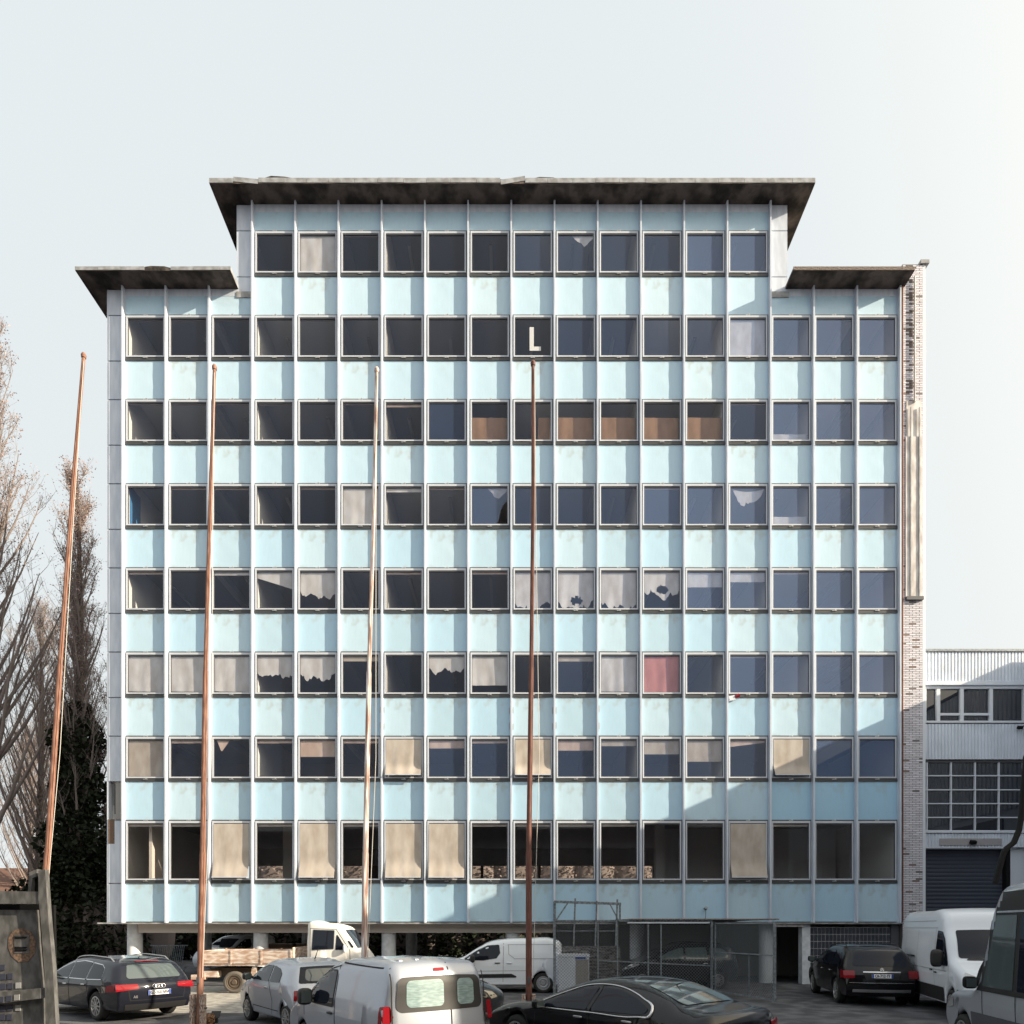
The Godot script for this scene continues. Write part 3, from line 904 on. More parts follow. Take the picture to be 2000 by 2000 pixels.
	put("down_pipe", pipe, m.dark_rust_pole, bld)
	# small fittings on the facade
	var lamp := MB.new()
	lamp.tube([Vector3(fx(1377), fy(1800), 0.05), Vector3(fx(1376.5), fy(1778), 0.12)], [0.012, 0.012], 6)
	lamp.tube([Vector3(fx(1376.5), fy(1775), 0.08), Vector3(fx(1376.5), fy(1773), 0.2)], [0.07, 0.055], 12)
	put("bracket_spotlight", lamp, m.galvanised, bld)
	var al := MB.new()
	al.box(Vector3(fx(1428), fy(1365), 0.07), Vector3(0.22, 0.17, 0.12), Basis(Vector3.BACK, 0.2))
	put("alarm_box", al, m.frame_white, bld)
	al = MB.new()
	al.tube([Vector3(fx(1434), fy(1363), 0.1), Vector3(fx(1442), fy(1360), 0.12)], [0.06, 0.075], 10)
	put("alarm_lamp", al, m.red_lens, bld)
	# loose gasket strips on one storey's panels
	for q in [[6, 0], [6, 1], [9, 1], [9, 0], [10, 1], [10, 0], [11, 0], [5, 1]]:
		for j in 3:
			var gx: float = col_x(q[0]) + (0.07 if q[1] == 0 else -0.07)
			var gy := fy(1345 + 32 * j + 6 * rng.randf())
			boxed("gasket", Vector3(gx - 0.012, gy - 0.24, 0.0), Vector3(gx + 0.012, gy, 0.012), m.dark_joint, bld)

# ---------------------------------------------------------------- the workshop beside it
func corrugated(x0: float, x1: float, y0: float, y1: float, z: float, pitch := 0.128, deep := 0.035) -> MB:
	var mb := MB.new()
	var n := int((x1 - x0) / pitch)
	var px := PackedVector2Array()
	for i in n:
		var a := x0 + i * pitch
		px.append_array([Vector2(a, 0), Vector2(a + pitch * 0.16, deep), Vector2(a + pitch * 0.68, deep), Vector2(a + pitch * 0.84, 0)])
	px.append(Vector2(x0 + n * pitch, 0))
	for i in px.size() - 1:
		mb.quad(Vector3(px[i].x, y0, z + px[i].y), Vector3(px[i + 1].x, y0, z + px[i + 1].y), Vector3(px[i + 1].x, y1, z + px[i + 1].y), Vector3(px[i].x, y1, z + px[i].y), Vector3.BACK)
	return mb

func workshop() -> void:
	var d := 26.35
	var k := d / F
	var X := func(px: float) -> float: return (px - 995.0) * k
	var Y := func(py: float) -> float: return EYE + (1812.0 - py) * k
	var w := thing("workshop", "grey corrugated workshop with ribbon window, gridded glazing and dark roller shutter", "building", Vector3(0, 0, -d))
	var x0: float = X.call(1806)
	var x1 := 23.0
	boxed("wall", Vector3(x0, Y.call(1655), -9.0), Vector3(x1, Y.call(1274), -0.2), m.dark_wall, w)
	boxed("wall", Vector3(X.call(1976), 0, -9.0), Vector3(x1, Y.call(1655.1), -0.2), m.frame_white, w)
	boxed("wall", Vector3(x0, 0, -9.0), Vector3(X.call(1975.9), Y.call(1655.1), -8.8), m.dark_wall, w)
	boxed("roof_edge", Vector3(x0, Y.call(1273), -9.0), Vector3(x1, Y.call(1268.5), 0.06), m.galvanised, w)
	put("cladding", corrugated(x0, x1, Y.call(1331.5), Y.call(1273.1), -0.02), m.corrugated, w)
	boxed("gutter", Vector3(x0, Y.call(1339), -0.19), Vector3(x1, Y.call(1332), 0.09), m.corrugated, w)
	put("cladding", corrugated(x0, x1, Y.call(1483), Y.call(1414), -0.02), m.corrugated, w)
	put("cladding", corrugated(x0, x1, Y.call(1655), Y.call(1628), -0.02), m.corrugated, w)
	# ribbon window
	var rw := node("window", w)
	boxed("backing", Vector3(x0, Y.call(1411), -0.19), Vector3(x1, Y.call(1340), -0.16), m.dark_joint, rw)
	var xs := [1806.0, 1833.0, 1879.0, 1936.0, 2002.0, 2060.0]
	boxed("frame_rail", Vector3(x0, Y.call(1345), -0.15), Vector3(x1, Y.call(1339.2), 0.0), m.frame_white, rw)
	boxed("frame_rail", Vector3(x0, Y.call(1412), -0.15), Vector3(x1, Y.call(1408), 0.03), m.frame_white, rw)
	for i in xs.size() - 1:
		boxed("pane", Vector3(X.call(xs[i]), Y.call(1408.1), -0.10), Vector3(X.call(xs[i + 1]), Y.call(1345.1), -0.09), m.workshop_glass, rw)
		boxed("frame_post", Vector3(X.call(xs[i] - 3.5), Y.call(1407.9), -0.089), Vector3(X.call(xs[i] + 3.5), Y.call(1345.2), 0.0), m.frame_white, rw)
	boxed("frame_rail", Vector3(X.call(1836.6), Y.call(1397), -0.089), Vector3(X.call(1932.4), Y.call(1392.5), -0.005), m.frame_white, rw)
	# gridded glazing
	var gw := node("glazing", w)
	var gx := [1806.0, 1811.0, 1858.0, 1905.0, 1951.5, 1999.0, 2046.0]
	var gy := [1488.0, 1515.0, 1542.5, 1569.5, 1596.5, 1622.5]
	boxed("backing", Vector3(x0, Y.call(1624), -0.19), Vector3(x1, Y.call(1484), -0.16), m.dark_joint, gw)
	for i in gx.size() - 1:
		for j in 5:
			var pn := boxed("pane", Vector3(X.call(gx[i] + 1.0), Y.call(gy[j + 1] - 1.0), -0.012), Vector3(X.call(gx[i + 1] - 1.0), Y.call(gy[j] + 1.0), 0.0), m.workshop_glass, gw)
			pn.position = Vector3(0, 0, -0.07)
			pn.rotation = Vector3(rng.randf_range(-0.0006, 0.0006), rng.randf_range(-0.0006, 0.0006), 0)
		boxed("glazing_bar", Vector3(X.call(gx[i] - 1.1), Y.call(1622), -0.09), Vector3(X.call(gx[i] + 1.1), Y.call(1488), 0.0), m.frame_white, gw)
	for j in 6:
		boxed("glazing_bar", Vector3(x0, Y.call(gy[j] + 1.0), -0.088), Vector3(X.call(2046), Y.call(gy[j] - 1.0), 0.005), m.frame_white if j else m.dark_frame, gw)
	boxed("sill", Vector3(x0, Y.call(1627), -0.15), Vector3(x1, Y.call(1623.6), 0.06), m.frame_white, gw)
	# sign board and floodlight over the shutter
	boxed("sign_board", Vector3(X.call(1834), Y.call(1651), 0.02), Vector3(X.call(1955), Y.call(1638), 0.045), m.sign_board, w)
	var fl := MB.new()
	fl.box(Vector3(X.call(1896), Y.call(1646), 0.14), Vector3(0.2, 0.13, 0.14), Basis(Vector3.RIGHT, 0.5))
	fl.box(Vector3(X.call(1894), Y.call(1646), 0.07), Vector3(0.06, 0.05, 0.08))
	put("floodlight", fl, m.black_metal, w)
	fl = MB.new()
	fl.box(Vector3(X.call(1987), Y.call(1423), 0.14), Vector3(0.16, 0.11, 0.12), Basis(Vector3.RIGHT, 0.5))
	fl.tube([Vector3(X.call(1987), Y.call(1421), 0.02), Vector3(X.call(1996), Y.call(1419), 0.12), Vector3(X.call(2002), Y.call(1440), 0.1)], [0.02, 0.02, 0.02], 6)
	put("floodlight", fl, m.black_metal, w)
	# roller shutter
	var sh := node("shutter", w)
	var n := 34
	var top: float = Y.call(1657)
	var sl := MB.new()
	var hs := top / n
	var g := []
	for i in 7:
		var a := i / 6.0
		g.append(PackedVector3Array([Vector3(x0 + 0.02, a * hs, -0.42 + 0.02 * sin(PI * a)), Vector3(X.call(1975), a * hs, -0.42 + 0.02 * sin(PI * a))]))
	sl.grid(g, true)
	var smesh := sl.mesh()
	for i in n:
		put("slat", smesh, m.shutter, sh, Vector3(0, i * hs, 0))
	boxed("lintel", Vector3(x0, Y.call(1657), -0.45), Vector3(X.call(1976), Y.call(1655.2), 0.02), m.frame_white, sh)
	boxed("guide_post", Vector3(X.call(1972), 0, -0.40), Vector3(X.call(1980), Y.call(1657.1), -0.18), m.black_metal, sh)
	# the long wing that stands along the yard and shades it
	var wing := thing("workshop_wing", "long grey corrugated workshop wing standing along the yard edge", "building", Vector3(20.0, 0, 0))
	var mbw := MB.new()
	var z := -26.3
	boxed("wall", Vector3(0.05, 0, -26.1), Vector3(9.0, 12.55, -2.7), m.corrugated, wing)
	boxed("roof_edge", Vector3(-0.02, 12.551, -26.1), Vector3(9.0, 12.66, -2.68), m.galvanised, wing)
	var cl := corrugated(2.7, 26.0, 6.9, 12.5, 0.0, 0.25, 0.05)
	var co := put("cladding", cl, m.corrugated, wing)
	co.rotation.y = -PI / 2.0
	co.position = Vector3(0.04, 0, -28.75)
	for i in 5:
		boxed("window", Vector3(0.0, 4.2, -25.0 + i * 4.5), Vector3(0.049, 6.6, -21.6 + i * 4.5), m.workshop_glass, wing)
		boxed("door", Vector3(0.01, 0, -25.0 + i * 4.5), Vector3(0.049, 3.6, -21.6 + i * 4.5), m.shutter, wing)

# ---------------------------------------------------------------- vehicles
# A body is an inflated side profile: (l, h) with the front towards -l; width, tumblehome and rounding give x.
func smooth_chain(pts: Array, sub := 6) -> PackedVector2Array:
	var out := PackedVector2Array()
	for i in pts.size() - 1:
		var p0: Vector2 = pts[maxi(i - 1, 0)]
		var p1: Vector2 = pts[i]
		var p2: Vector2 = pts[i + 1]
		var p3: Vector2 = pts[mini(i + 2, pts.size() - 1)]
		for k in sub:
			out.append(p1.cubic_interpolate_in_time(p2, p0, p3, float(k) / sub, p1.distance_to(p2), -p0.distance_to(p1) if i > 0 else -0.1, p1.distance_to(p2) + (p2.distance_to(p3) if i + 2 < pts.size() else 0.1)))
	out.append(pts[-1])
	return out

func car_shape(s: Dictionary) -> Dictionary:
	var up := smooth_chain(s.prof)
	s.up = up
	var hi := 0
	for i in up.size():
		if up[i].y > up[hi].y: hi = i
	s.hi = hi
	s.roof = up[hi].y
	var all := PackedVector2Array(up)
	var nu := up.size()
	var hb: float = up[-1].y
	var last := up[-1]
	var stops := []
	var back_first: Array = s.wheels.duplicate()
	back_first.reverse()
	for wl in back_first:
		var ra: float = s.r + s.get("arch", 0.055)
		var dy: float = hb - s.r
		var a0 := asin(clampf(dy / ra, -1.0, 1.0))
		var from := Vector2(wl + cos(a0) * ra, hb)
		var n := maxi(1, int(last.distance_to(from) / 0.18))
		for k in range(1, n):
			all.append(last.lerp(from, float(k) / n))
		for k in 15:
			var a := lerpf(a0, PI - a0, k / 14.0)
			all.append(Vector2(wl + cos(a) * ra, s.r + sin(a) * ra))
		last = all[-1]
	var n2 := maxi(1, int(last.distance_to(up[0]) / 0.18))
	for k in range(1, n2):
		all.append(last.lerp(up[0], float(k) / n2))
	s.all = all
	s.nu = nu
	return s

func edge_distance(s: Dictionary, q: Vector2) -> float:
	var best := 1e9
	var a: PackedVector2Array = s.all
	var n := a.size()
	for i in n:
		var p := a[i]
		if absf(p.x - q.x) > 0.5 and absf(a[(i + 1) % n].x - q.x) > 0.5:
			continue
		var c := Geometry2D.get_closest_point_to_segment(q, p, a[(i + 1) % n])
		best = minf(best, c.distance_squared_to(q))
	return sqrt(best)

func half_width(s: Dictionary, l: float, h: float, d: float) -> float:
	var w: float = s.w * 0.5
	var belt: float = s.belt
	var L: float = s.len * 0.5
	w *= 1.0 - s.get("taper", 0.08) * pow(absf(l) / L, 4.0)
	if h > belt:
		w *= lerpf(1.0, s.get("tumble", 0.78), clampf((h - belt) / (s.roof - belt), 0.0, 1.0))
	else:
		w *= 1.0 - s.get("tuck", 0.05) * pow(clampf((belt - 0.12 - h) / 0.6, -1.0, 1.0), 2.0)
	var R: float = lerpf(0.035, s.get("R", 0.13), smoothstep(0.55, 0.9, h))
	if d < R:
		w += -R + sqrt(maxf(0.0, R * R - (R - d) * (R - d)))
	return w

func warp(s: Dictionary, p: Vector3) -> Vector3:
	var L: float = s.len * 0.5
	var q: float = p.x / (s.w * 0.5)
	var e := smoothstep(0.45, 1.0, absf(p.z) / L)
	p.z -= signf(p.z) * s.get("bow", 0.16) * q * q * e
	p.y -= s.get("crown", 0.05) * q * q * smoothstep(s.belt, s.roof, p.y)
	return p

func body_mesh(s: Dictionary) -> Array:
	var all: PackedVector2Array = s.all
	var n := all.size()
	var hs: float = s.get("spine", s.belt - 0.12)
	var L: float = s.len * 0.5
	var ts := [1.0, 0.7, 0.45, 0.28, 0.18, 0.11, 0.06, 0.03, 0.01, 0.0]
	var m_across := 8
	var rows := []
	for i in n:
		var p := all[i]
		var sp := Vector2(clampf(p.x, -L + 0.75, L - 0.75), hs)
		var half := PackedVector3Array()
		for t in ts:
			var q: Vector2 = p.lerp(sp, t)
			var d := 0.0 if t == 0.0 else edge_distance(s, q)
			half.append(Vector3(half_width(s, q.x, q.y, d), q.y, q.x))
		var line := PackedVector3Array()
		for k in half.size():
			line.append(warp(s, Vector3(-half[k].x, half[k].y, half[k].z)))
		var e := half[half.size() - 1]
		for k in range(1, m_across):
			line.append(warp(s, Vector3(lerpf(-e.x, e.x, float(k) / m_across), e.y, e.z)))
		for k in half.size():
			var h2 := half[half.size() - 1 - k]
			line.append(warp(s, h2))
		rows.append(line)
	rows.append(rows[0])
	var J := ts.size()
	var cols: int = rows[0].size()
	var nn := []
	for i in n + 1:
		var line := PackedVector3Array()
		for j in cols:
			var a: Vector3 = rows[(i + 1) % n][j] - rows[(i - 1 + n) % n][j]
			var b: Vector3 = rows[i][mini(j + 1, cols - 1)] - rows[i][maxi(j - 1, 0)]
			line.append(a.cross(b).normalized())
		nn.append(line)
	var sg := 1.0 if nn[s.hi][J + 4].y > 0.0 else -1.0
	var paint_ := MB.new()
	var under := MB.new()
	for i in n:
		for j in cols - 1:
			var across: bool = j >= J - 1 and j < J - 1 + m_across
			var mb: MB = under if across and i >= s.nu - 1 else paint_
			var i2 := i + 1
			mb.tri(rows[i][j], rows[i][j + 1], rows[i2][j + 1], nn[i][j] * sg, nn[i][j + 1] * sg, nn[i2][j + 1] * sg)
			mb.tri(rows[i][j], rows[i2][j + 1], rows[i2][j], nn[i][j] * sg, nn[i2][j + 1] * sg, nn[i2][j] * sg)
	return [paint_, under]

func cells(poly: PackedVector2Array, size: float) -> Array:
	var lo := poly[0]
	var hi := poly[0]
	for p in poly:
		lo = lo.min(p)
		hi = hi.max(p)
	var out := []
	var x := lo.x
	while x < hi.x:
		var y := lo.y
		while y < hi.y:
			var rect := PackedVector2Array([Vector2(x, y), Vector2(x + size, y), Vector2(x + size, y + size), Vector2(x, y + size)])
			out.append_array(Geometry2D.intersect_polygons(poly, rect))
			y += size
		x += size
	return out

func side_patch(s: Dictionary, mb: MB, poly: PackedVector2Array, eps: float, sides := [-1.0, 1.0], cell := 0.16) -> void:
	for piece in cells(poly, cell):
		var idx := Geometry2D.triangulate_polygon(piece)
		var pos := PackedVector3Array()
		var nor := PackedVector3Array()
		for q in piece:
			var w := func(l: float, h: float) -> float: return half_width(s, l, h, edge_distance(s, Vector2(l, h)))
			var x: float = w.call(q.x, q.y)
			var gl: float = (w.call(q.x + 0.02, q.y) - w.call(q.x - 0.02, q.y)) / 0.04
			var gh: float = (w.call(q.x, q.y + 0.02) - w.call(q.x, q.y - 0.02)) / 0.04
			var nn := Vector3(1.0, -gh, -gl).normalized()
			pos.append(Vector3(x, q.y, q.x))
			nor.append(nn)
		for sd in sides:
			var k := 0
			while k < idx.size():
				var t := []
				for e in 3:
					var f := Vector3(sd, 1, 1)
					var nn2: Vector3 = nor[idx[k + e]] * f
					t.append([warp(s, pos[idx[k + e]] * f) + nn2 * eps, nn2])
				mb.tri(t[0][0], t[1][0], t[2][0], t[0][1], t[1][1], t[2][1])
				k += 3

func end_at(s: Dictionary, h: float, rear: bool) -> Array:
	var up: PackedVector2Array = s.up
	var best := []
	if rear:
		for i in range(up.size() - 1, s.hi, -1):
			var a := up[i]
			var b := up[i - 1]
			if (h >= a.y and h <= b.y) or (h <= a.y and h >= b.y):
				var t := 0.0 if is_equal_approx(a.y, b.y) else (h - a.y) / (b.y - a.y)
				var e := (b - a).normalized()
				return [lerpf(a.x, b.x, t), Vector2(e.y, -e.x)]
		return [up[s.hi].x, Vector2(0.3, 1)]
	for i in range(0, s.hi):
		var a := up[i]
		var b := up[i + 1]
		if (h >= a.y and h <= b.y) or (h <= a.y and h >= b.y):
			var t := 0.0 if is_equal_approx(a.y, b.y) else (h - a.y) / (b.y - a.y)
			var e := (b - a).normalized()
			return [lerpf(a.x, b.x, t), Vector2(-e.y, e.x)]
	return [up[s.hi].x, Vector2(-0.3, 1)]

func end_patch(s: Dictionary, mb: MB, poly: PackedVector2Array, eps: float, rear := true, cell := 0.12) -> void:
	for piece in cells(poly, cell):
		var idx := Geometry2D.triangulate_polygon(piece)
		var k := 0
		while k < idx.size():
			var t := []
			for e in 3:
				var q: Vector2 = piece[idx[k + e]]
				var at := end_at(s, q.y, rear)
				var nl: Vector2 = at[1]
				var curve: float = 2.0 * s.get("bow", 0.16) * q.x / pow(s.w * 0.5, 2.0) * (1.0 if rear else -1.0)
				var nn := Vector3(curve * nl.x, nl.y, nl.x).normalized()
				t.append([warp(s, Vector3(q.x, q.y, at[0])) + nn * eps, nn])
			mb.tri(t[0][0], t[1][0], t[2][0], t[0][1], t[1][1], t[2][1])
			k += 3

func poly(a: Array) -> PackedVector2Array:
	var out := PackedVector2Array()
	for i in range(0, a.size(), 2):
		out.append(Vector2(a[i], a[i + 1]))
	return out

func soft(p: PackedVector2Array, r: float) -> PackedVector2Array:
	var big := PackedVector2Array()
	for q in p: big.append(q * 300.0)
	var a := Geometry2D.offset_polygon(big, -r * 300.0, Geometry2D.JOIN_MITER)
	if a.is_empty(): return p
	var b := Geometry2D.offset_polygon(a[0], r * 300.0, Geometry2D.JOIN_ROUND)
	if b.is_empty(): return p
	var out := PackedVector2Array()
	for q in b[0]: out.append(q / 300.0)
	return out

func wheel(parent: Node, at: Vector3, r: float, width: float, out: float, rim: String, spokes: int, tyre := "rubber") -> void:
	var w := node("wheel", parent, at)
	var ax := Vector3(out, 0, 0)
	var mb := MB.new()
	var rr := r * 0.66
	mb.lathe([Vector2(-width, rr), Vector2(-width, r * 0.9), Vector2(-width * 0.85, r * 0.985), Vector2(-width * 0.4, r), Vector2(-width * 0.12, r * 0.99), Vector2(0.0, r * 0.92), Vector2(0.012, r * 0.8), Vector2(0.0, rr)], Vector3.ZERO, ax, 40)
	put("tyre", mb, m[tyre], w)
	mb = MB.new()
	mb.lathe([Vector2(0.004, rr + 0.008), Vector2(0.006, rr - 0.015), Vector2(-0.05, rr - 0.03)], Vector3.ZERO, ax, 40)
	if spokes > 0:
		for k in spokes:
			var a := TAU * k / spokes + 0.3
			var d := Vector3(0, cos(a), sin(a))
			mb.bar(ax * -0.012 + d * 0.03, ax * -0.018 + d * (rr - 0.01), minf(0.05, 0.32 / spokes + 0.012), 0.03)
		mb.lathe([Vector2(0.0, 0.0), Vector2(0.0, 0.055), Vector2(-0.02, 0.062)], Vector3.ZERO, ax, 20)
	else:
		mb.lathe([Vector2(0.0, 0.0), Vector2(0.0, r * 0.2), Vector2(-0.04, r * 0.28), Vector2(-0.012, r * 0.42), Vector2(-0.025, r * 0.55), Vector2(-0.05, rr)], Vector3.ZERO, ax, 32)
	put("rim", mb, m[rim], w)
	mb = MB.new()
	mb.lathe([Vector2(-0.055, 0.0), Vector2(-0.055, rr)], Vector3.ZERO, ax, 24)
	put("brake_disc", mb, m.seam, w)

func blob(at: Vector3, size: Vector3, e := 3.0, nu := 14, nv := 18) -> MB:
	var mb := MB.new()
	var g := []
	for i in nu + 1:
		var a := PI * i / nu - PI / 2
		var line := PackedVector3Array()
		for j in nv + 1:
			var b := TAU * j / nv
			var f := func(q: float) -> float: return signf(q) * pow(absf(q), 2.0 / e)
			line.append(at + Vector3(f.call(cos(a)) * f.call(cos(b)) * size.x, f.call(sin(a)) * size.y, f.call(cos(a)) * f.call(sin(b)) * size.z) * 0.5)
		g.append(line)
	mb.grid(g, false)
	# make sure normals point outwards
	for i in mb.v.size():
		if mb.n[i].dot(mb.v[i] - at) < 0.0: mb.n[i] = -mb.n[i]
	return mb

func vehicle(s: Dictionary) -> Node3D:
	car_shape(s)
	var o := thing(s.called, s.label, s.category, s.get("at", Vector3.ZERO), s.get("turn", 0.0), s.get("group", ""))
	var b := body_mesh(s)
	put("body", b[0], m[s.paint], o)
	put("underbody", b[1], m.plastic_black, o)
	var hw: float = s.w * 0.5 * (1.0 - s.get("tuck", 0.05) * 0.3)
	for l in s.wheels:
		for sd in [-1.0, 1.0]:
			wheel(o, Vector3(sd * (hw - s.get("inset", 0.03)), s.r, l), s.r, 0.2, sd, s.get("rim", "alloy"), s.get("spokes", 10), s.get("tyre", "rubber"))
	for q in s.get("side", []):          # [name, material, polygon, eps, (surround material, width)]
		var mb := MB.new()
		var pl: PackedVector2Array = soft(poly(q[2]), 0.025)
		side_patch(s, mb, pl, q[3])
		put(q[0], mb, m[q[1]], o)
		if q.size() > 4:
			mb = MB.new()
			for r in Geometry2D.offset_polygon(pl, q[5], Geometry2D.JOIN_ROUND):
				side_patch(s, mb, r, q[3] - 0.004)
			put("window_trim", mb, m[q[4]], o)
	for q in s.get("rear", []):
		var mb := MB.new()
		end_patch(s, mb, soft(poly(q[2]), q[4] if q.size() > 4 else 0.02), q[3], true)
		put(q[0], mb, m[q[1]], o)
	for q in s.get("front", []):
		var mb := MB.new()
		end_patch(s, mb, soft(poly(q[2]), q[4] if q.size() > 4 else 0.02), q[3], false)
		put(q[0], mb, m[q[1]], o)
	for q in s.get("seams", []):          # lines on the flank
		var mb := MB.new()
		for i in range(0, q.size() - 2, 2):
			var a := Vector2(q[i], q[i + 1])
			var c := Vector2(q[i + 2], q[i + 3])
			var t := (c - a).normalized() * 0.009
			var nrm := Vector2(-t.y, t.x)
			side_patch(s, mb, PackedVector2Array([a - t - nrm, c + t - nrm, c + t + nrm, a - t + nrm]), 0.003)
		put("door_seam", mb, m[s.get("seam", "seam")], o)
	for q in s.get("rear_seams", []):
		var mb := MB.new()
		for i in range(0, q.size() - 2, 2):
			var a := Vector2(q[i], q[i + 1])
			var c := Vector2(q[i + 2], q[i + 3])
			var t := (c - a).normalized() * 0.009
			var nrm := Vector2(-t.y, t.x)
			end_patch(s, mb, PackedVector2Array([a - t - nrm, c + t - nrm, c + t + nrm, a - t + nrm]), 0.003, true)
		put("door_seam", mb, m[s.get("seam", "seam")], o)
	for q in s.get("handles", []):
		for sd in [-1.0, 1.0]:
			var x := half_width(s, q[0], q[1], edge_distance(s, Vector2(q[0], q[1])))
			put("door_handle", blob(warp(s, Vector3(sd * (x + 0.012), q[1], q[0])), Vector3(0.035, 0.035, 0.19), 4.0, 8, 10), m[q[2]], o)
	if s.has("mirror"):
		var q: Array = s.mirror               # l, h, size, material
		for sd in [-1.0, 1.0]:
			var x := half_width(s, q[0], q[1], edge_distance(s, Vector2(q[0], q[1])))
			var sz: Vector3 = q[2]
			var mi := put("mirror", blob(warp(s, Vector3(sd * (x + sz.x * 0.62), q[1] + 0.04, q[0])), sz, 3.4), m[q[3]], o)
			var gl := MB.new()
			gl.box(warp(s, Vector3(sd * (x + sz.x * 0.62), q[1] + 0.04, q[0] + sz.z * 0.47)), Vector3(sz.x * 0.72, sz.y * 0.7, 0.012))
			put("mirror_glass", gl, m.pale_glass, mi)
			var arm := MB.new()
			arm.bar(warp(s, Vector3(sd * (x - 0.02), q[1], q[0])), warp(s, Vector3(sd * (x + sz.x * 0.4), q[1] + 0.01, q[0])), 0.05, 0.04)
			put("mirror_arm", arm, m.plastic_black, mi)
	if s.has("plate"):
		var q: Array = s.plate               # x, h, text, rear?
		number_plate(s, o, q)
	if s.has("rails"):
		for sd in [-1.0, 1.0]:
			var pts := []
			var rad := []
			for k in 11:
				var l: float = lerpf(s.rails[0], s.rails[1], k / 10.0)
				var hr := 0.0
				for i in s.up.size() - 1:
					if s.up[i].x <= l and s.up[i + 1].x >= l: hr = maxf(hr, lerpf(s.up[i].y, s.up[i + 1].y, (l - s.up[i].x) / maxf(1e-4, s.up[i + 1].x - s.up[i].x)))
				pts.append(warp(s, Vector3(sd * s.w * 0.5 * s.get("tumble", 0.78) * 0.90, hr - (0.03 if k in [0, 10] else -0.035), l)))
				rad.append(0.016)
			var mb := MB.new()
			mb.tube(pts, rad, 8)
			put("roof_rail", mb, m[s.rails[2]], o)
	if s.has("aerial"):
		var q: Array = s.aerial
		var mb := MB.new()
		mb.tube([Vector3(q[0], q[1], q[2]), Vector3(q[0] + q[3].x, q[1] + q[3].y, q[2] + q[3].z)], [0.012, 0.004], 6)
		put("aerial", mb, m.plastic_black, o)
	return o

func number_plate(s: Dictionary, o: Node3D, q: Array) -> void:
	var at := end_at(s, q[1], q[3])
	var nl: Vector2 = at[1]
	var p := warp(s, Vector3(q[0], q[1], at[0]))
	var out := Vector3(0, 0, 1.0 if q[3] else -1.0)
	var pl := node("number_plate", o, p + out * 0.02)
	pl.rotation.y = 0.0 if q[3] else PI
	pl.rotation.x = -atan2(nl.y, absf(nl.x)) * 0.6
	boxed("backplate", Vector3(-0.26, -0.055, -0.012), Vector3(0.26, 0.055, 0.0), m.plate_white, pl)
	boxed("blue_band", Vector3(-0.258, -0.053, 0.0005), Vector3(-0.215, 0.053, 0.003), m.plate_blue, pl)
	boxed("blue_band", Vector3(0.215, -0.053, 0.0005), Vector3(0.258, 0.053, 0.003), m.plate_blue, pl)
	put("lettering", letters(q[2], 0.078), m.seam, pl, Vector3(0, 0, 0.003)).scale = Vector3(0.74, 1, 1)

func letters(text: String, height: float) -> TextMesh:
	var f := SystemFont.new()
	f.font_names = PackedStringArray(["Droid Sans"])
	f.font_weight = 700
	var t := TextMesh.new()
	t.text = text
	t.font = f
	t.font_size = 32
	t.pixel_size = height / 23.0
	t.depth = 0.003
	return t

func ringed(o: Node3D, at: Vector3, r: float, count: int, step: float, tilt: float) -> void:
	var e := node("emblem", o, at)
	e.rotation.x = tilt
	var mb := MB.new()
	for k in count:
		var pts := []
		var rad := []
		for i in 21:
			pts.append(Vector3((k - (count - 1) * 0.5) * step + cos(TAU * i / 20.0) * r, sin(TAU * i / 20.0) * r, 0))
			rad.append(r * 0.15)
		mb.tube(pts, rad, 6, false)
	if count == 1:
		for k in 3:
			var a := PI / 2 + TAU * k / 3
			mb.bar(Vector3.ZERO, Vector3(cos(a), sin(a), 0) * r, 0.012, 0.01)
	put("ring", mb, m.chrome, e)

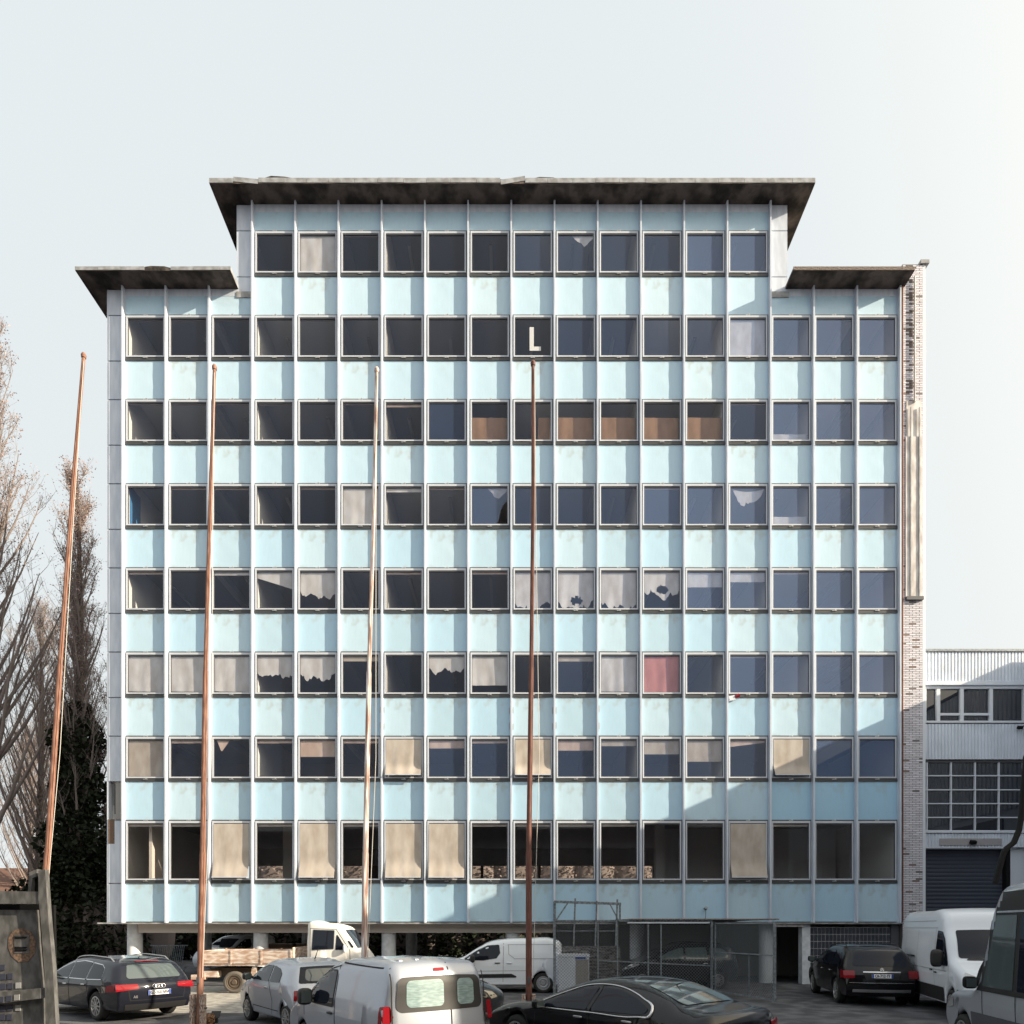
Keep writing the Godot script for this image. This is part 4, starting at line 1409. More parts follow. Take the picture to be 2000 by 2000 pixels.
func cars() -> void:
	# dark navy estate
	var s := {called = "estate_car", label = "dark navy estate car with roof rails parked behind the rust-edged steel gate", category = "car", paint = "navy_paint", len = 4.93, w = 1.86, belt = 0.93, r = 0.335, wheels = [-1.5, 1.34], tumble = 0.76, spokes = 10,
		prof = [Vector2(-2.36, 0.24), Vector2(-2.46, 0.42), Vector2(-2.43, 0.62), Vector2(-2.25, 0.76), Vector2(-1.7, 0.89), Vector2(-1.15, 0.97), Vector2(-0.55, 1.27), Vector2(-0.1, 1.41), Vector2(0.4, 1.46), Vector2(1.1, 1.445), Vector2(1.75, 1.39), Vector2(2.02, 1.30), Vector2(2.2, 1.12), Vector2(2.34, 0.95), Vector2(2.43, 0.86), Vector2(2.465, 0.62), Vector2(2.44, 0.42), Vector2(2.36, 0.26)],
		side = [["side_window", "tinted_glass", [-0.92, 0.95, -0.45, 1.19, -0.05, 1.33, 0.02, 1.33, 0.02, 0.95], 0.008, "chrome", 0.018], ["side_window", "tinted_glass", [0.08, 0.95, 0.08, 1.335, 0.5, 1.375, 0.92, 1.35, 0.92, 0.95], 0.008, "chrome", 0.018], ["side_window", "tinted_glass", [0.98, 0.95, 0.98, 1.34, 1.45, 1.30, 1.62, 1.22, 1.70, 0.97], 0.008, "chrome", 0.018],
			["tail_lamp", "red_lens", [1.95, 0.68, 1.98, 0.82, 2.32, 0.87, 2.42, 0.86, 2.42, 0.70], 0.010]],
		rear = [["rear_window", "pale_glass", [-0.64, 0.98, 0.64, 0.98, 0.52, 1.29, -0.52, 1.29], 0.008, 0.05], ["tail_lamp", "red_lens", [-0.90, 0.71, -0.44, 0.76, -0.46, 0.86, -0.90, 0.86], 0.012], ["tail_lamp", "red_lens", [0.90, 0.71, 0.44, 0.76, 0.46, 0.86, 0.90, 0.86], 0.012], ["bumper_trim", "plastic_black", [-0.7, 0.28, 0.7, 0.28, 0.72, 0.42, -0.72, 0.42], 0.012], ["brake_light", "red_lens", [-0.28, 1.345, 0.28, 1.345, 0.28, 1.365, -0.28, 1.365], 0.012, 0.004]],
		seams = [[0.05, 0.30, 0.05, 0.93], [1.0, 0.55, 0.98, 0.93], [-1.05, 0.30, -1.0, 0.93], [-1.2, 0.74, 0.0, 0.78, 2.0, 0.82]], rear_seams = [[-0.62, 0.50, 0.62, 0.50], [-0.62, 0.50, -0.68, 0.9], [0.62, 0.50, 0.68, 0.9]],
		handles = [[-0.12, 0.80, "chrome"], [0.82, 0.82, "chrome"]], mirror = [-0.85, 0.96, Vector3(0.24, 0.16, 0.14), "navy_paint"], plate = [0.0, 0.66, "GZ-168-MM", true], rails = [-0.25, 1.75, "alloy"], aerial = [0.0, 1.42, 1.5, Vector3(0, 0.06, 0.08)]}
	var th := deg_to_rad(55.0)
	var rl := Vector3(-8.64, 0, -15.2)           # rear corner on the driver's side
	var e := vehicle(s)
	e.rotation.y = th
	e.position = rl - e.basis * Vector3(-0.86, 0, 2.40)
	ringed(e, warp(s, Vector3(0.0, 0.80, 2.447)), 0.045, 4, 0.068, -0.3)
	put("badge", letters("A6", 0.06), m.chrome, e, warp(s, Vector3(-0.52, 0.58, 2.475)))
	# small silver city car
	s = {called = "city_car", label = "small silver two-door city car with rounded roof beside the silver panel van", category = "car", paint = "silver_paint", len = 3.55, w = 1.63, belt = 0.96, r = 0.29, wheels = [-1.03, 1.27], tumble = 0.78, spokes = 9, bow = 0.2, R = 0.16, crown = 0.06,
		prof = [Vector2(-1.68, 0.24), Vector2(-1.775, 0.42), Vector2(-1.74, 0.66), Vector2(-1.55, 0.83), Vector2(-1.1, 0.98), Vector2(-0.82, 1.04), Vector2(-0.40, 1.30), Vector2(-0.05, 1.43), Vector2(0.45, 1.49), Vector2(1.0, 1.455), Vector2(1.38, 1.36), Vector2(1.56, 1.10), Vector2(1.66, 0.96), Vector2(1.75, 0.80), Vector2(1.775, 0.55), Vector2(1.73, 0.36), Vector2(1.66, 0.25)],
		side = [["side_window", "tinted_glass", [-0.72, 1.0, -0.28, 1.27, 0.05, 1.36, 0.42, 1.37, 0.40, 0.99], 0.008], ["side_window", "tinted_glass", [0.46, 0.99, 0.48, 1.37, 0.82, 1.31, 1.0, 1.2, 1.02, 1.0], 0.008], ["head_lamp", "clear_lens", [-1.62, 0.66, -1.60, 0.80, -1.42, 0.82, -1.38, 0.68], 0.008]],
		rear = [["rear_window", "tinted_glass", [-0.60, 1.0, 0.60, 1.0, 0.50, 1.34, -0.50, 1.34], 0.007, 0.03], ["rear_pane", "pale_glass", [-0.47, 1.04, 0.47, 1.04, 0.40, 1.29, -0.40, 1.29], 0.010, 0.07], ["tail_lamp", "red_lens", [-0.74, 0.66, -0.58, 0.66, -0.58, 0.86, -0.72, 0.86], 0.012], ["tail_lamp", "red_lens", [0.74, 0.66, 0.58, 0.66, 0.58, 0.86, 0.72, 0.86], 0.012]],
		seams = [[0.55, 0.32, 0.62, 0.6, 0.44, 0.98], [-0.85, 0.30, -0.80, 0.98], [-0.7, 0.42, 0.9, 0.40]], handles = [[0.28, 0.86, "chrome"]], mirror = [-0.62, 1.02, Vector3(0.20, 0.16, 0.13), "plastic_black"], aerial = [0.0, 1.47, 0.95, Vector3(0.0, 0.25, 0.20)]}
	e = vehicle(s)
	e.rotation.y = deg_to_rad(39.5)
	e.position = Vector3(-6.07, 0, -15.8) - e.basis * Vector3(-0.8, 0, -1.03)
	# silver panel van, rear doors towards us
	s = {called = "panel_van", label = "small silver panel van with frosted rear door windows in black surrounds", category = "van", paint = "grey_silver_paint", len = 3.87, w = 1.72, belt = 1.03, r = 0.30, wheels = [-1.10, 1.30], tumble = 0.86, spokes = 0, rim = "steel_rim", bow = 0.10, R = 0.15, crown = 0.05, tuck = 0.04, spine = 0.86,
		prof = [Vector2(-1.83, 0.24), Vector2(-1.93, 0.46), Vector2(-1.89, 0.72), Vector2(-1.62, 0.92), Vector2(-1.2, 1.04), Vector2(-0.98, 1.09), Vector2(-0.48, 1.43), Vector2(-0.12, 1.61), Vector2(0.3, 1.70), Vector2(0.9, 1.72), Vector2(1.5, 1.71), Vector2(1.74, 1.67), Vector2(1.83, 1.55), Vector2(1.89, 1.15), Vector2(1.93, 0.75), Vector2(1.93, 0.42), Vector2(1.87, 0.27)],
		side = [["side_window", "tinted_glass", [-0.86, 1.06, -0.30, 1.43, -0.02, 1.52, 0.20, 1.53, 0.20, 1.0, -0.6, 1.0], 0.008, "plastic_black", 0.03], ["tail_lamp", "red_lens", [1.70, 0.86, 1.73, 1.10, 1.86, 1.12, 1.90, 0.98, 1.88, 0.86], 0.012], ["tail_lamp_lower", "clear_lens", [1.71, 0.66, 1.70, 0.86, 1.90, 0.86, 1.90, 0.68], 0.012]],
		rear = [["rear_window_surround", "plastic_black", [-0.68, 1.03, 0.68, 1.03, 0.63, 1.50, -0.63, 1.50], 0.006, 0.09], ["rear_window", "frosted_glass", [-0.53, 1.09, 0.02, 1.09, 0.02, 1.45, -0.52, 1.45], 0.011, 0.07], ["rear_window", "frosted_glass", [0.24, 1.09, 0.53, 1.09, 0.52, 1.45, 0.24, 1.45], 0.011, 0.07], ["brake_light", "red_lens", [-0.10, 1.555, 0.06, 1.555, 0.06, 1.595, -0.10, 1.595], 0.012, 0.008], ["tail_lamp", "red_lens", [-0.86, 0.86, -0.765, 0.86, -0.76, 1.12, -0.84, 1.12], 0.012], ["tail_lamp", "red_lens", [0.86, 0.86, 0.765, 0.86, 0.76, 1.12, 0.84, 1.12], 0.012]],
		rear_seams = [[0.13, 0.40, 0.13, 1.66], [-0.74, 0.40, -0.72, 1.56], [0.74, 0.40, 0.72, 1.56]], seams = [[0.28, 0.32, 0.26, 1.62], [0.26, 1.62, -0.1, 1.55, -0.95, 1.08], [-0.95, 0.3, -0.95, 1.08], [0.3, 1.66, 1.72, 1.63]],
		handles = [[0.12, 0.88, "plastic_black"]], mirror = [-0.55, 1.04, Vector3(0.22, 0.26, 0.15), "plastic_black"]}
	e = vehicle(s)
	e.rotation.y = deg_to_rad(37.0)
	e.position = Vector3(-1.56, 0, -8.8) - e.basis * Vector3(-0.80, 0, 1.86)
	for q in [-0.45, -0.2, 0.2, 0.45]:
		var rib := MB.new()
		rib.box(Vector3(q, 1.71 - 0.05 * pow(q / 0.86, 2.0), 0.95), Vector3(0.05, 0.016, 1.2))
		put("roof_rib", rib, m.grey_silver_paint, e)
	# white panel van in front of the pillars
	s = {called = "delivery_van", label = "white panel van with black rubbing strip standing sideways before the round columns", category = "van", paint = "white_paint", len = 4.40, w = 1.84, belt = 1.08, r = 0.33, wheels = [-1.32, 1.46], tumble = 0.86, spokes = 0, rim = "steel_rim", R = 0.16, bow = 0.12, spine = 0.9, inset = 0.05,
		prof = [Vector2(-2.08, 0.24), Vector2(-2.19, 0.46), Vector2(-2.17, 0.78), Vector2(-2.0, 0.97), Vector2(-1.5, 1.08), Vector2(-1.27, 1.14), Vector2(-0.68, 1.50), Vector2(-0.32, 1.68), Vector2(0.2, 1.775), Vector2(1.0, 1.80), Vector2(1.85, 1.775), Vector2(2.06, 1.68), Vector2(2.15, 1.2), Vector2(2.2, 0.7), Vector2(2.18, 0.42), Vector2(2.1, 0.27)],
		side = [["side_window", "tinted_glass", [-1.16, 1.1, -0.65, 1.43, -0.36, 1.57, 0.0, 1.60, 0.03, 1.32, -0.08, 1.16, -0.5, 1.09], 0.008, "plastic_black", 0.02], ["rubbing_strip", "plastic_black", [-0.9, 0.50, -0.9, 0.62, 0.42, 0.64, 0.66, 0.52], 0.016], ["head_lamp", "clear_lens", [-2.08, 0.78, -1.75, 0.86, -1.6, 0.98, -1.95, 0.92], 0.01]],
		front = [["windscreen", "tinted_glass", [-0.68, 1.17, 0.68, 1.17, 0.60, 1.60, -0.60, 1.60], 0.008, 0.04]],
		seams = [[0.14, 0.38, 0.16, 1.66], [0.30, 1.62, 1.9, 1.62, 2.0, 1.45], [0.32, 1.60, 0.33, 1.28, 0.52, 1.13, 1.9, 1.13], [1.0, 0.4, 1.0, 1.13], [-0.9, 0.72, 0.9, 0.74]], seam = "light_seam",
		handles = [[-0.04, 0.99, "plastic_black"], [0.35, 0.99, "white_paint"]], mirror = [-0.85, 1.10, Vector3(0.24, 0.26, 0.16), "plastic_black"]}
	var wv := vehicle(s)
	wv.rotation.y = deg_to_rad(90.0)
	wv.position = Vector3((1061.0 - 995.0) * 22.5 / F - 1.46, 0, -23.3)
	var aer := MB.new()
	aer.lathe([Vector2(0, 0.0), Vector2(0.0, 0.09), Vector2(0.06, 0.06), Vector2(0.10, 0.0)], Vector3(-0.2, 1.79, 0.1), Vector3.UP, 14)
	put("roof_beacon", aer, m.plastic_black, wv)
	# a second one far behind the pillars
	var w2 := wv.duplicate()
	w2.name = numbered("delivery_van")
	add_child(w2)
	w2.position = Vector3(-13.9, 0, -35.0)
	w2.rotation.y = deg_to_rad(160.0)
	w2.set_meta("label", "white van standing in the dark behind the building's columns")
	# black coupe saloon
	s = {called = "coupe", label = "black four-door coupe with chrome window surround and sloping tail", category = "car", paint = "black_paint", len = 4.80, w = 1.87, belt = 0.90, r = 0.34, wheels = [-1.45, 1.35], tumble = 0.70, spokes = 10, R = 0.16, bow = 0.2, crown = 0.06,
		prof = [Vector2(-2.3, 0.22), Vector2(-2.4, 0.42), Vector2(-2.36, 0.62), Vector2(-2.1, 0.76), Vector2(-1.5, 0.89), Vector2(-1.05, 0.95), Vector2(-0.35, 1.25), Vector2(0.05, 1.36), Vector2(0.45, 1.39), Vector2(0.95, 1.345), Vector2(1.5, 1.19), Vector2(1.82, 1.07), Vector2(2.1, 1.02), Vector2(2.32, 0.99), Vector2(2.40, 0.88), Vector2(2.41, 0.6), Vector2(2.33, 0.27)],
		side = [["side_window", "tinted_glass", [-0.82, 0.90, -0.30, 1.14, 0.0, 1.245, 0.30, 1.285, 0.20, 0.915], 0.010, "plastic_black", 0.07], ["side_window", "tinted_glass", [0.30, 0.915, 0.40, 1.285, 0.75, 1.26, 1.10, 1.15, 1.34, 1.02, 1.30, 0.955, 1.15, 0.93], 0.010], ["tail_lamp", "red_lens", [2.08, 0.74, 2.10, 0.86, 2.33, 0.88, 2.36, 0.74], 0.01]],
		rear = [["rear_window", "pale_glass", [-0.60, 1.09, 0.60, 1.09, 0.52, 1.325, -0.52, 1.325], 0.008, 0.05], ["tail_lamp", "red_lens", [-0.88, 0.70, -0.50, 0.72, -0.50, 0.86, -0.88, 0.86], 0.012], ["tail_lamp", "red_lens", [0.88, 0.70, 0.50, 0.72, 0.50, 0.86, 0.88, 0.86], 0.012]],
		seams = [[0.26, 0.3, 0.24, 0.9], [1.05, 0.52, 1.2, 0.92], [-1.0, 0.3, -0.9, 0.9]], handles = [[0.05, 0.80, "chrome"], [1.0, 0.82, "chrome"]], mirror = [-0.70, 0.90, Vector3(0.22, 0.15, 0.13), "black_paint"], aerial = [0.0, 1.30, 1.15, Vector3(0, 0.05, 0.14)]}
	e = vehicle(s)
	var line := MB.new()                  # bright metal line round the side windows
	for sd in [-1.0, 1.0]:
		var pts := []
		var rad := []
		var path := smooth_chain([Vector2(-0.98, 0.885), Vector2(-0.42, 1.135), Vector2(0.0, 1.285), Vector2(0.38, 1.325), Vector2(0.78, 1.295), Vector2(1.16, 1.18), Vector2(1.42, 1.03), Vector2(1.42, 0.945), Vector2(1.2, 0.905), Vector2(0.3, 0.885), Vector2(-0.98, 0.872)], 5)
		for p in path:
			pts.append(warp(s, Vector3(sd * (half_width(s, p.x, p.y, edge_distance(s, p)) + 0.010), p.y, p.x)))
			rad.append(0.012 + 0.010 * smoothstep(1.2, 1.42, p.x))
		line.tube(pts, rad, 6)
	put("chrome_line", line, m.chrome, e)
	e.rotation.y = deg_to_rad(40.0)
	e.position = Vector3(1.72, 0, -11.0)
	# black estate by the glass blocks
	s = {called = "people_carrier", label = "black people carrier with plate CA-712-TY before the glass block wall", category = "car", paint = "black_paint", len = 4.95, w = 1.92, belt = 1.05, r = 0.36, wheels = [-1.55, 1.40], tumble = 0.76, spokes = 10, R = 0.15, spine = 0.88,
		prof = [Vector2(-2.36, 0.26), Vector2(-2.47, 0.46), Vector2(-2.43, 0.70), Vector2(-2.2, 0.86), Vector2(-1.7, 1.0), Vector2(-1.3, 1.08), Vector2(-0.65, 1.42), Vector2(-0.1, 1.60), Vector2(0.4, 1.66), Vector2(1.1, 1.66), Vector2(1.8, 1.60), Vector2(2.05, 1.50), Vector2(2.22, 1.26), Vector2(2.36, 1.06), Vector2(2.43, 0.95), Vector2(2.47, 0.68), Vector2(2.46, 0.45), Vector2(2.36, 0.28)],
		side = [["side_window", "tinted_glass", [-1.0, 1.09, -0.5, 1.36, -0.05, 1.50, 0.05, 1.51, 0.05, 1.08], 0.008], ["side_window", "tinted_glass", [0.12, 1.08, 0.12, 1.52, 0.6, 1.55, 1.0, 1.54, 1.0, 1.08], 0.008], ["side_window", "tinted_glass", [1.07, 1.08, 1.07, 1.53, 1.6, 1.48, 1.82, 1.36, 1.86, 1.10], 0.008], ["tail_lamp", "red_lens", [2.05, 0.76, 2.08, 0.98, 2.40, 0.98, 2.42, 0.78], 0.010]],
		rear = [["rear_window", "tinted_glass", [-0.70, 1.10, 0.70, 1.10, 0.58, 1.50, -0.58, 1.50], 0.008, 0.06], ["tail_lamp", "red_lens", [-0.93, 0.76, -0.66, 0.78, -0.66, 0.97, -0.93, 0.97], 0.012], ["tail_lamp", "red_lens", [0.93, 0.76, 0.66, 0.78, 0.66, 0.97, 0.93, 0.97], 0.012], ["chrome_strip", "chrome", [-0.46, 0.925, 0.46, 0.925, 0.46, 0.955, -0.46, 0.955], 0.016, 0.006], ["bumper_trim", "alloy", [-0.72, 0.40, 0.72, 0.40, 0.72, 0.48, -0.72, 0.48], 0.014], ["plate_recess", "plastic_black", [-0.40, 0.74, 0.40, 0.74, 0.46, 0.92, -0.46, 0.92], 0.01], ["chrome_strip", "chrome", [-0.8, 0.645, 0.8, 0.645, 0.8, 0.66, -0.8, 0.66], 0.014, 0.004]],
		seams = [[0.08, 0.32, 0.08, 1.06]], handles = [[-0.05, 0.92, "chrome"], [0.9, 0.92, "chrome"]], mirror = [-0.95, 1.12, Vector3(0.22, 0.18, 0.15), "black_paint"], plate = [0.0, 0.84, "CA-712-TY", true], rails = [-0.3, 1.7, "plastic_black"]}
	e = vehicle(s)
	e.rotation.y = deg_to_rad(-12.0)
	e.position = Vector3(10.0, 0, -18.4) - e.basis * Vector3(0, 0, 2.45)
	ringed(e, warp(s, Vector3(0.0, 1.01, 2.43)), 0.045, 1, 0.0, -0.4)
	# high-roofed white van facing us
	s = {called = "high_roof_van", label = "tall white high-roofed van with dark lower panels in front of the roller shutter", category = "van", paint = "white_paint", len = 5.90, w = 1.99, belt = 1.30, r = 0.35, wheels = [-1.95, 1.72], tumble = 0.88, spokes = 10, rim = "steel_rim", R = 0.17, bow = 0.12, spine = 1.0, inset = 0.04, crown = 0.04,
		prof = [Vector2(-2.82, 0.28), Vector2(-2.95, 0.5), Vector2(-2.93, 0.85), Vector2(-2.72, 1.10), Vector2(-2.3, 1.28), Vector2(-2.06, 1.38), Vector2(-1.70, 1.86), Vector2(-1.48, 2.12), Vector2(-1.25, 2.44), Vector2(-0.95, 2.57), Vector2(0.2, 2.60), Vector2(1.6, 2.60), Vector2(2.6, 2.56), Vector2(2.84, 2.46), Vector2(2.91, 2.0), Vector2(2.95, 1.0), Vector2(2.94, 0.5), Vector2(2.88, 0.34)],
		side = [["side_window", "tinted_glass", [-1.92, 1.26, -1.50, 1.88, -1.30, 2.05, -0.95, 2.08, -0.90, 1.34, -1.35, 1.26], 0.010, "plastic_black", 0.02], ["lower_trim", "plastic_black", [-1.50, 0.38, -1.50, 0.72, 2.90, 0.72, 2.90, 0.52, 1.4, 0.52, 1.4, 0.38], 0.012], ["slide_rail", "plastic_black", [0.9, 1.36, 0.9, 1.40, 2.2, 1.40, 2.2, 1.36], 0.012], ["bumper_trim", "plastic_black", [-2.88, 0.30, -2.88, 0.74, -2.45, 0.74, -2.40, 0.34], 0.014]],
		front = [["windscreen", "tinted_glass", [-0.78, 1.43, 0.78, 1.43, 0.72, 2.09, -0.72, 2.09], 0.010, 0.05], ["head_lamp", "clear_lens", [-0.92, 0.84, -0.62, 0.82, -0.60, 1.02, -0.86, 1.14], 0.014, 0.03], ["head_lamp", "clear_lens", [0.92, 0.84, 0.62, 0.82, 0.60, 1.02, 0.86, 1.14], 0.014, 0.03], ["grille", "plastic_black", [-0.55, 0.74, 0.55, 0.74, 0.60, 0.98, -0.60, 0.98], 0.012, 0.03], ["bumper", "plastic_black", [-0.93, 0.32, 0.93, 0.32, 0.93, 0.72, -0.93, 0.72], 0.010, 0.04], ["wiper_tray", "plastic_black", [-0.66, 1.385, 0.66, 1.385, 0.6, 1.425, -0.6, 1.425], 0.010, 0.01]],
		seams = [[-0.82, 0.5, -0.80, 2.12], [-1.9, 0.75, -1.95, 1.25], [-0.9, 2.16, 2.8, 2.16], [-0.7, 2.34, 2.7, 2.34], [-1.8, 1.12, 2.9, 1.12], [0.75, 0.5, 0.75, 2.1], [2.1, 1.42, 2.1, 2.1]], seam = "light_seam",
		handles = [[-0.95, 1.05, "plastic_black"], [-0.62, 1.10, "plastic_black"]], mirror = [-1.62, 1.38, Vector3(0.26, 0.42, 0.17), "plastic_black"]}
	e = vehicle(s)
	e.rotation.y = deg_to_rad(163.0)
	e.position = Vector3(10.25, 0, -15.95) - e.basis * Vector3(0.95, 0, -1.95)
	# charcoal hatchback half hidden behind the panel van
	s = {called = "hatchback", label = "charcoal hatchback mostly hidden behind the silver panel van, one headlamp showing", category = "car", paint = "charcoal_paint", len = 3.75, w = 1.68, belt = 0.92, r = 0.29, wheels = [-1.15, 1.25], tumble = 0.76, spokes = 9, bow = 0.2,
		prof = [Vector2(-1.78, 0.24), Vector2(-1.875, 0.42), Vector2(-1.84, 0.6), Vector2(-1.6, 0.76), Vector2(-1.1, 0.90), Vector2(-0.85, 0.95), Vector2(-0.3, 1.24), Vector2(0.1, 1.36), Vector2(0.6, 1.39), Vector2(1.2, 1.34), Vector2(1.55, 1.2), Vector2(1.75, 0.95), Vector2(1.86, 0.75), Vector2(1.87, 0.5), Vector2(1.78, 0.26)],
		side = [["side_window", "tinted_glass", [-0.7, 0.95, -0.25, 1.18, 0.1, 1.27, 0.5, 1.29, 0.5, 0.95], 0.008], ["side_window", "tinted_glass", [0.56, 0.95, 0.56, 1.29, 1.1, 1.24, 1.3, 1.05, 1.3, 0.97], 0.008], ["head_lamp", "amber_lens", [-1.80, 0.58, -1.74, 0.72, -1.45, 0.80, -1.40, 0.66], 0.012]],
		front = [["head_lamp", "amber_lens", [0.78, 0.56, 0.48, 0.58, 0.50, 0.70, 0.74, 0.74], 0.012], ["head_lamp", "amber_lens", [-0.78, 0.56, -0.48, 0.58, -0.50, 0.70, -0.74, 0.74], 0.012], ["windscreen", "tinted_glass", [-0.62, 0.98, 0.62, 0.98, 0.54, 1.3, -0.54, 1.3], 0.008]],
		seams = [[0.53, 0.3, 0.53, 0.92], [-0.8, 0.3, -0.8, 0.92]], mirror = [-0.62, 0.97, Vector3(0.2, 0.14, 0.12), "charcoal_paint"]}
	e = vehicle(s)
	e.rotation.y = deg_to_rad(-97.0)
	e.position = Vector3(-0.16, 0, -16.0) - e.basis * Vector3(0, 0, -1.85)
	# dark car inside the wire cage
	s = {called = "parked_car", label = "dark car with pale reflecting windows parked inside the wire mesh cage", category = "car", paint = "charcoal_paint", len = 4.35, w = 1.80, belt = 1.02, r = 0.32, wheels = [-1.35, 1.30], tumble = 0.78, spokes = 12, R = 0.14, spine = 0.85,
		prof = [Vector2(-2.07, 0.25), Vector2(-2.17, 0.45), Vector2(-2.14, 0.68), Vector2(-1.9, 0.84), Vector2(-1.4, 0.98), Vector2(-1.15, 1.05), Vector2(-0.6, 1.36), Vector2(-0.1, 1.55), Vector2(0.4, 1.61), Vector2(1.0, 1.60), Vector2(1.65, 1.55), Vector2(1.95, 1.42), Vector2(2.06, 1.15), Vector2(2.13, 0.95), Vector2(2.17, 0.65), Vector2(2.15, 0.42), Vector2(2.07, 0.27)],
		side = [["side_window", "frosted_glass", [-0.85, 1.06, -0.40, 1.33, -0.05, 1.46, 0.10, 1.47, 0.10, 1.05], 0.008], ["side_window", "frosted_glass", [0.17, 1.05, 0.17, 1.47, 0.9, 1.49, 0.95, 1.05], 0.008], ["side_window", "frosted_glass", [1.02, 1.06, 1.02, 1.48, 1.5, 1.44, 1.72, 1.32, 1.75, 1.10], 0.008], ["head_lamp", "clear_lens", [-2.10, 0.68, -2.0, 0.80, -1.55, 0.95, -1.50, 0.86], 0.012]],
		seams = [[0.13, 0.32, 0.13, 1.04], [0.98, 0.5, 0.98, 1.04]], handles = [[0.0, 0.88, "chrome"], [0.85, 0.9, "chrome"]], mirror = [-0.78, 1.06, Vector3(0.2, 0.15, 0.12), "charcoal_paint"], rails = [-0.1, 1.6, "plastic_black"]}
	e = vehicle(s)
	e.rotation.y = deg_to_rad(92.0)
	e.position = Vector3(5.9, 0, -24.6)

# ---------------------------------------------------------------- truck, tall van and steel gate
func dropside_truck() -> void:
	var s := {called = "dropside_truck", label = "old white dropside truck with rusty flatbed beside the columns", category = "truck", paint = "old_white_paint", len = 2.10, w = 1.95, belt = 1.42, r = 0.34, wheels = [-0.35], tumble = 0.84, spokes = 0, rim = "dusty_iron", tyre = "dusty_rubber", R = 0.12, bow = 0.10, spine = 1.05, taper = 0.05, crown = 0.05,
		prof = [Vector2(-0.98, 0.36), Vector2(-1.05, 0.55), Vector2(-1.05, 0.88), Vector2(-0.97, 1.14), Vector2(-0.70, 1.45), Vector2(-0.38, 1.90), Vector2(-0.16, 2.17), Vector2(0.10, 2.27), Vector2(0.55, 2.31), Vector2(0.86, 2.38), Vector2(0.99, 2.34), Vector2(1.04, 2.0), Vector2(1.05, 1.2), Vector2(1.05, 0.62), Vector2(1.0, 0.45)],
		side = [["side_window", "tinted_glass", [0.08, 1.45, 0.08, 2.08, 0.82, 2.10, 0.86, 1.42], 0.010, "light_seam", 0.02], ["quarter_window", "tinted_glass", [-0.36, 1.42, 0.0, 1.98, 0.02, 1.42], 0.010], ["windscreen_side", "tinted_glass", [-0.62, 1.47, -0.36, 1.80, -0.22, 2.02, -0.18, 2.02, -0.50, 1.50], 0.008]],
		front = [["windscreen", "tinted_glass", [-0.82, 1.47, 0.82, 1.47, 0.76, 2.08, -0.76, 2.08], 0.010, 0.05], ["vent", "plastic_black", [0.45, 1.05, 0.6, 1.05, 0.6, 1.2, 0.45, 1.2], 0.012, 0.01]],
		seams = [[0.92, 0.6, 0.94, 2.15], [-0.46, 0.9, -0.45, 1.40, 0.02, 2.12, 0.94, 2.15]], seam = "dark_frame", mirror = [-0.30, 1.42, Vector3(0.12, 0.26, 0.10), "frame_white"]}
	var o := vehicle(s)
	o.position = Vector3(-5.64, 0, -23.28)
	o.rotation.y = -PI / 2
	var hd := MB.new()
	hd.bar(Vector3(0.985, 1.16, 0.62), Vector3(0.985, 1.16, 0.86), 0.03, 0.04)
	put("door_handle", hd, m.plastic_black, o)
	boxed("chassis", Vector3(-0.42, 0.55, 1.0), Vector3(0.42, 0.80, 4.3), m.dusty_iron, o)
	boxed("bed_floor", Vector3(-0.95, 0.90, 1.44), Vector3(0.95, 0.97, 4.42), m.rusty_white, o)
	for sd in [-1.0, 1.0]:
		for k in 3:
			boxed("side_board", Vector3(sd * 0.95, 0.985 + k * 0.138, 1.44), Vector3(sd * (0.985 + 0.006 * (k % 2)), 0.985 + k * 0.138 + 0.130, 4.42), m.rusty_white, o)
		for z in [1.46, 2.42, 3.4, 4.38]:
			boxed("stake", Vector3(sd * 0.992, 0.95, z - 0.025), Vector3(sd * 1.012, 1.42, z + 0.025), m.rusty_white, o)
		wheel(o, Vector3(sd * 0.92, 0.36, 3.34), 0.36, 0.2, sd, "dusty_iron", 0, "dusty_rubber")
		var fl := MB.new()
		fl.extrude(PackedVector2Array([Vector2(2.62, 0.88), Vector2(2.75, 0.88), Vector2(2.80, 0.62), Vector2(2.62, 0.50)]), Vector3(sd * 0.80, 0, 0), Vector3.BACK, Vector3.UP, Vector3(sd * 0.1, 0, 0))
		put("mud_flap", fl, m.rusty_white, o)
	for k in 3:
		boxed("tail_board", Vector3(-0.95, 0.985 + k * 0.138, 4.421), Vector3(0.95, 0.985 + k * 0.138 + 0.13, 4.45), m.rusty_white, o)
	boxed("head_board", Vector3(-0.95, 0.985, 1.40), Vector3(0.95, 1.5, 1.43), m.rusty_white, o)
	boxed("spare_bracket", Vector3(0.55, 0.52, 3.9), Vector3(0.85, 0.72, 4.35), m.rusty_white, o)
	boxed("tow_arm", Vector3(0.7, 0.45, 4.3), Vector3(0.9, 0.6, 4.75), m.rusty_white, o)

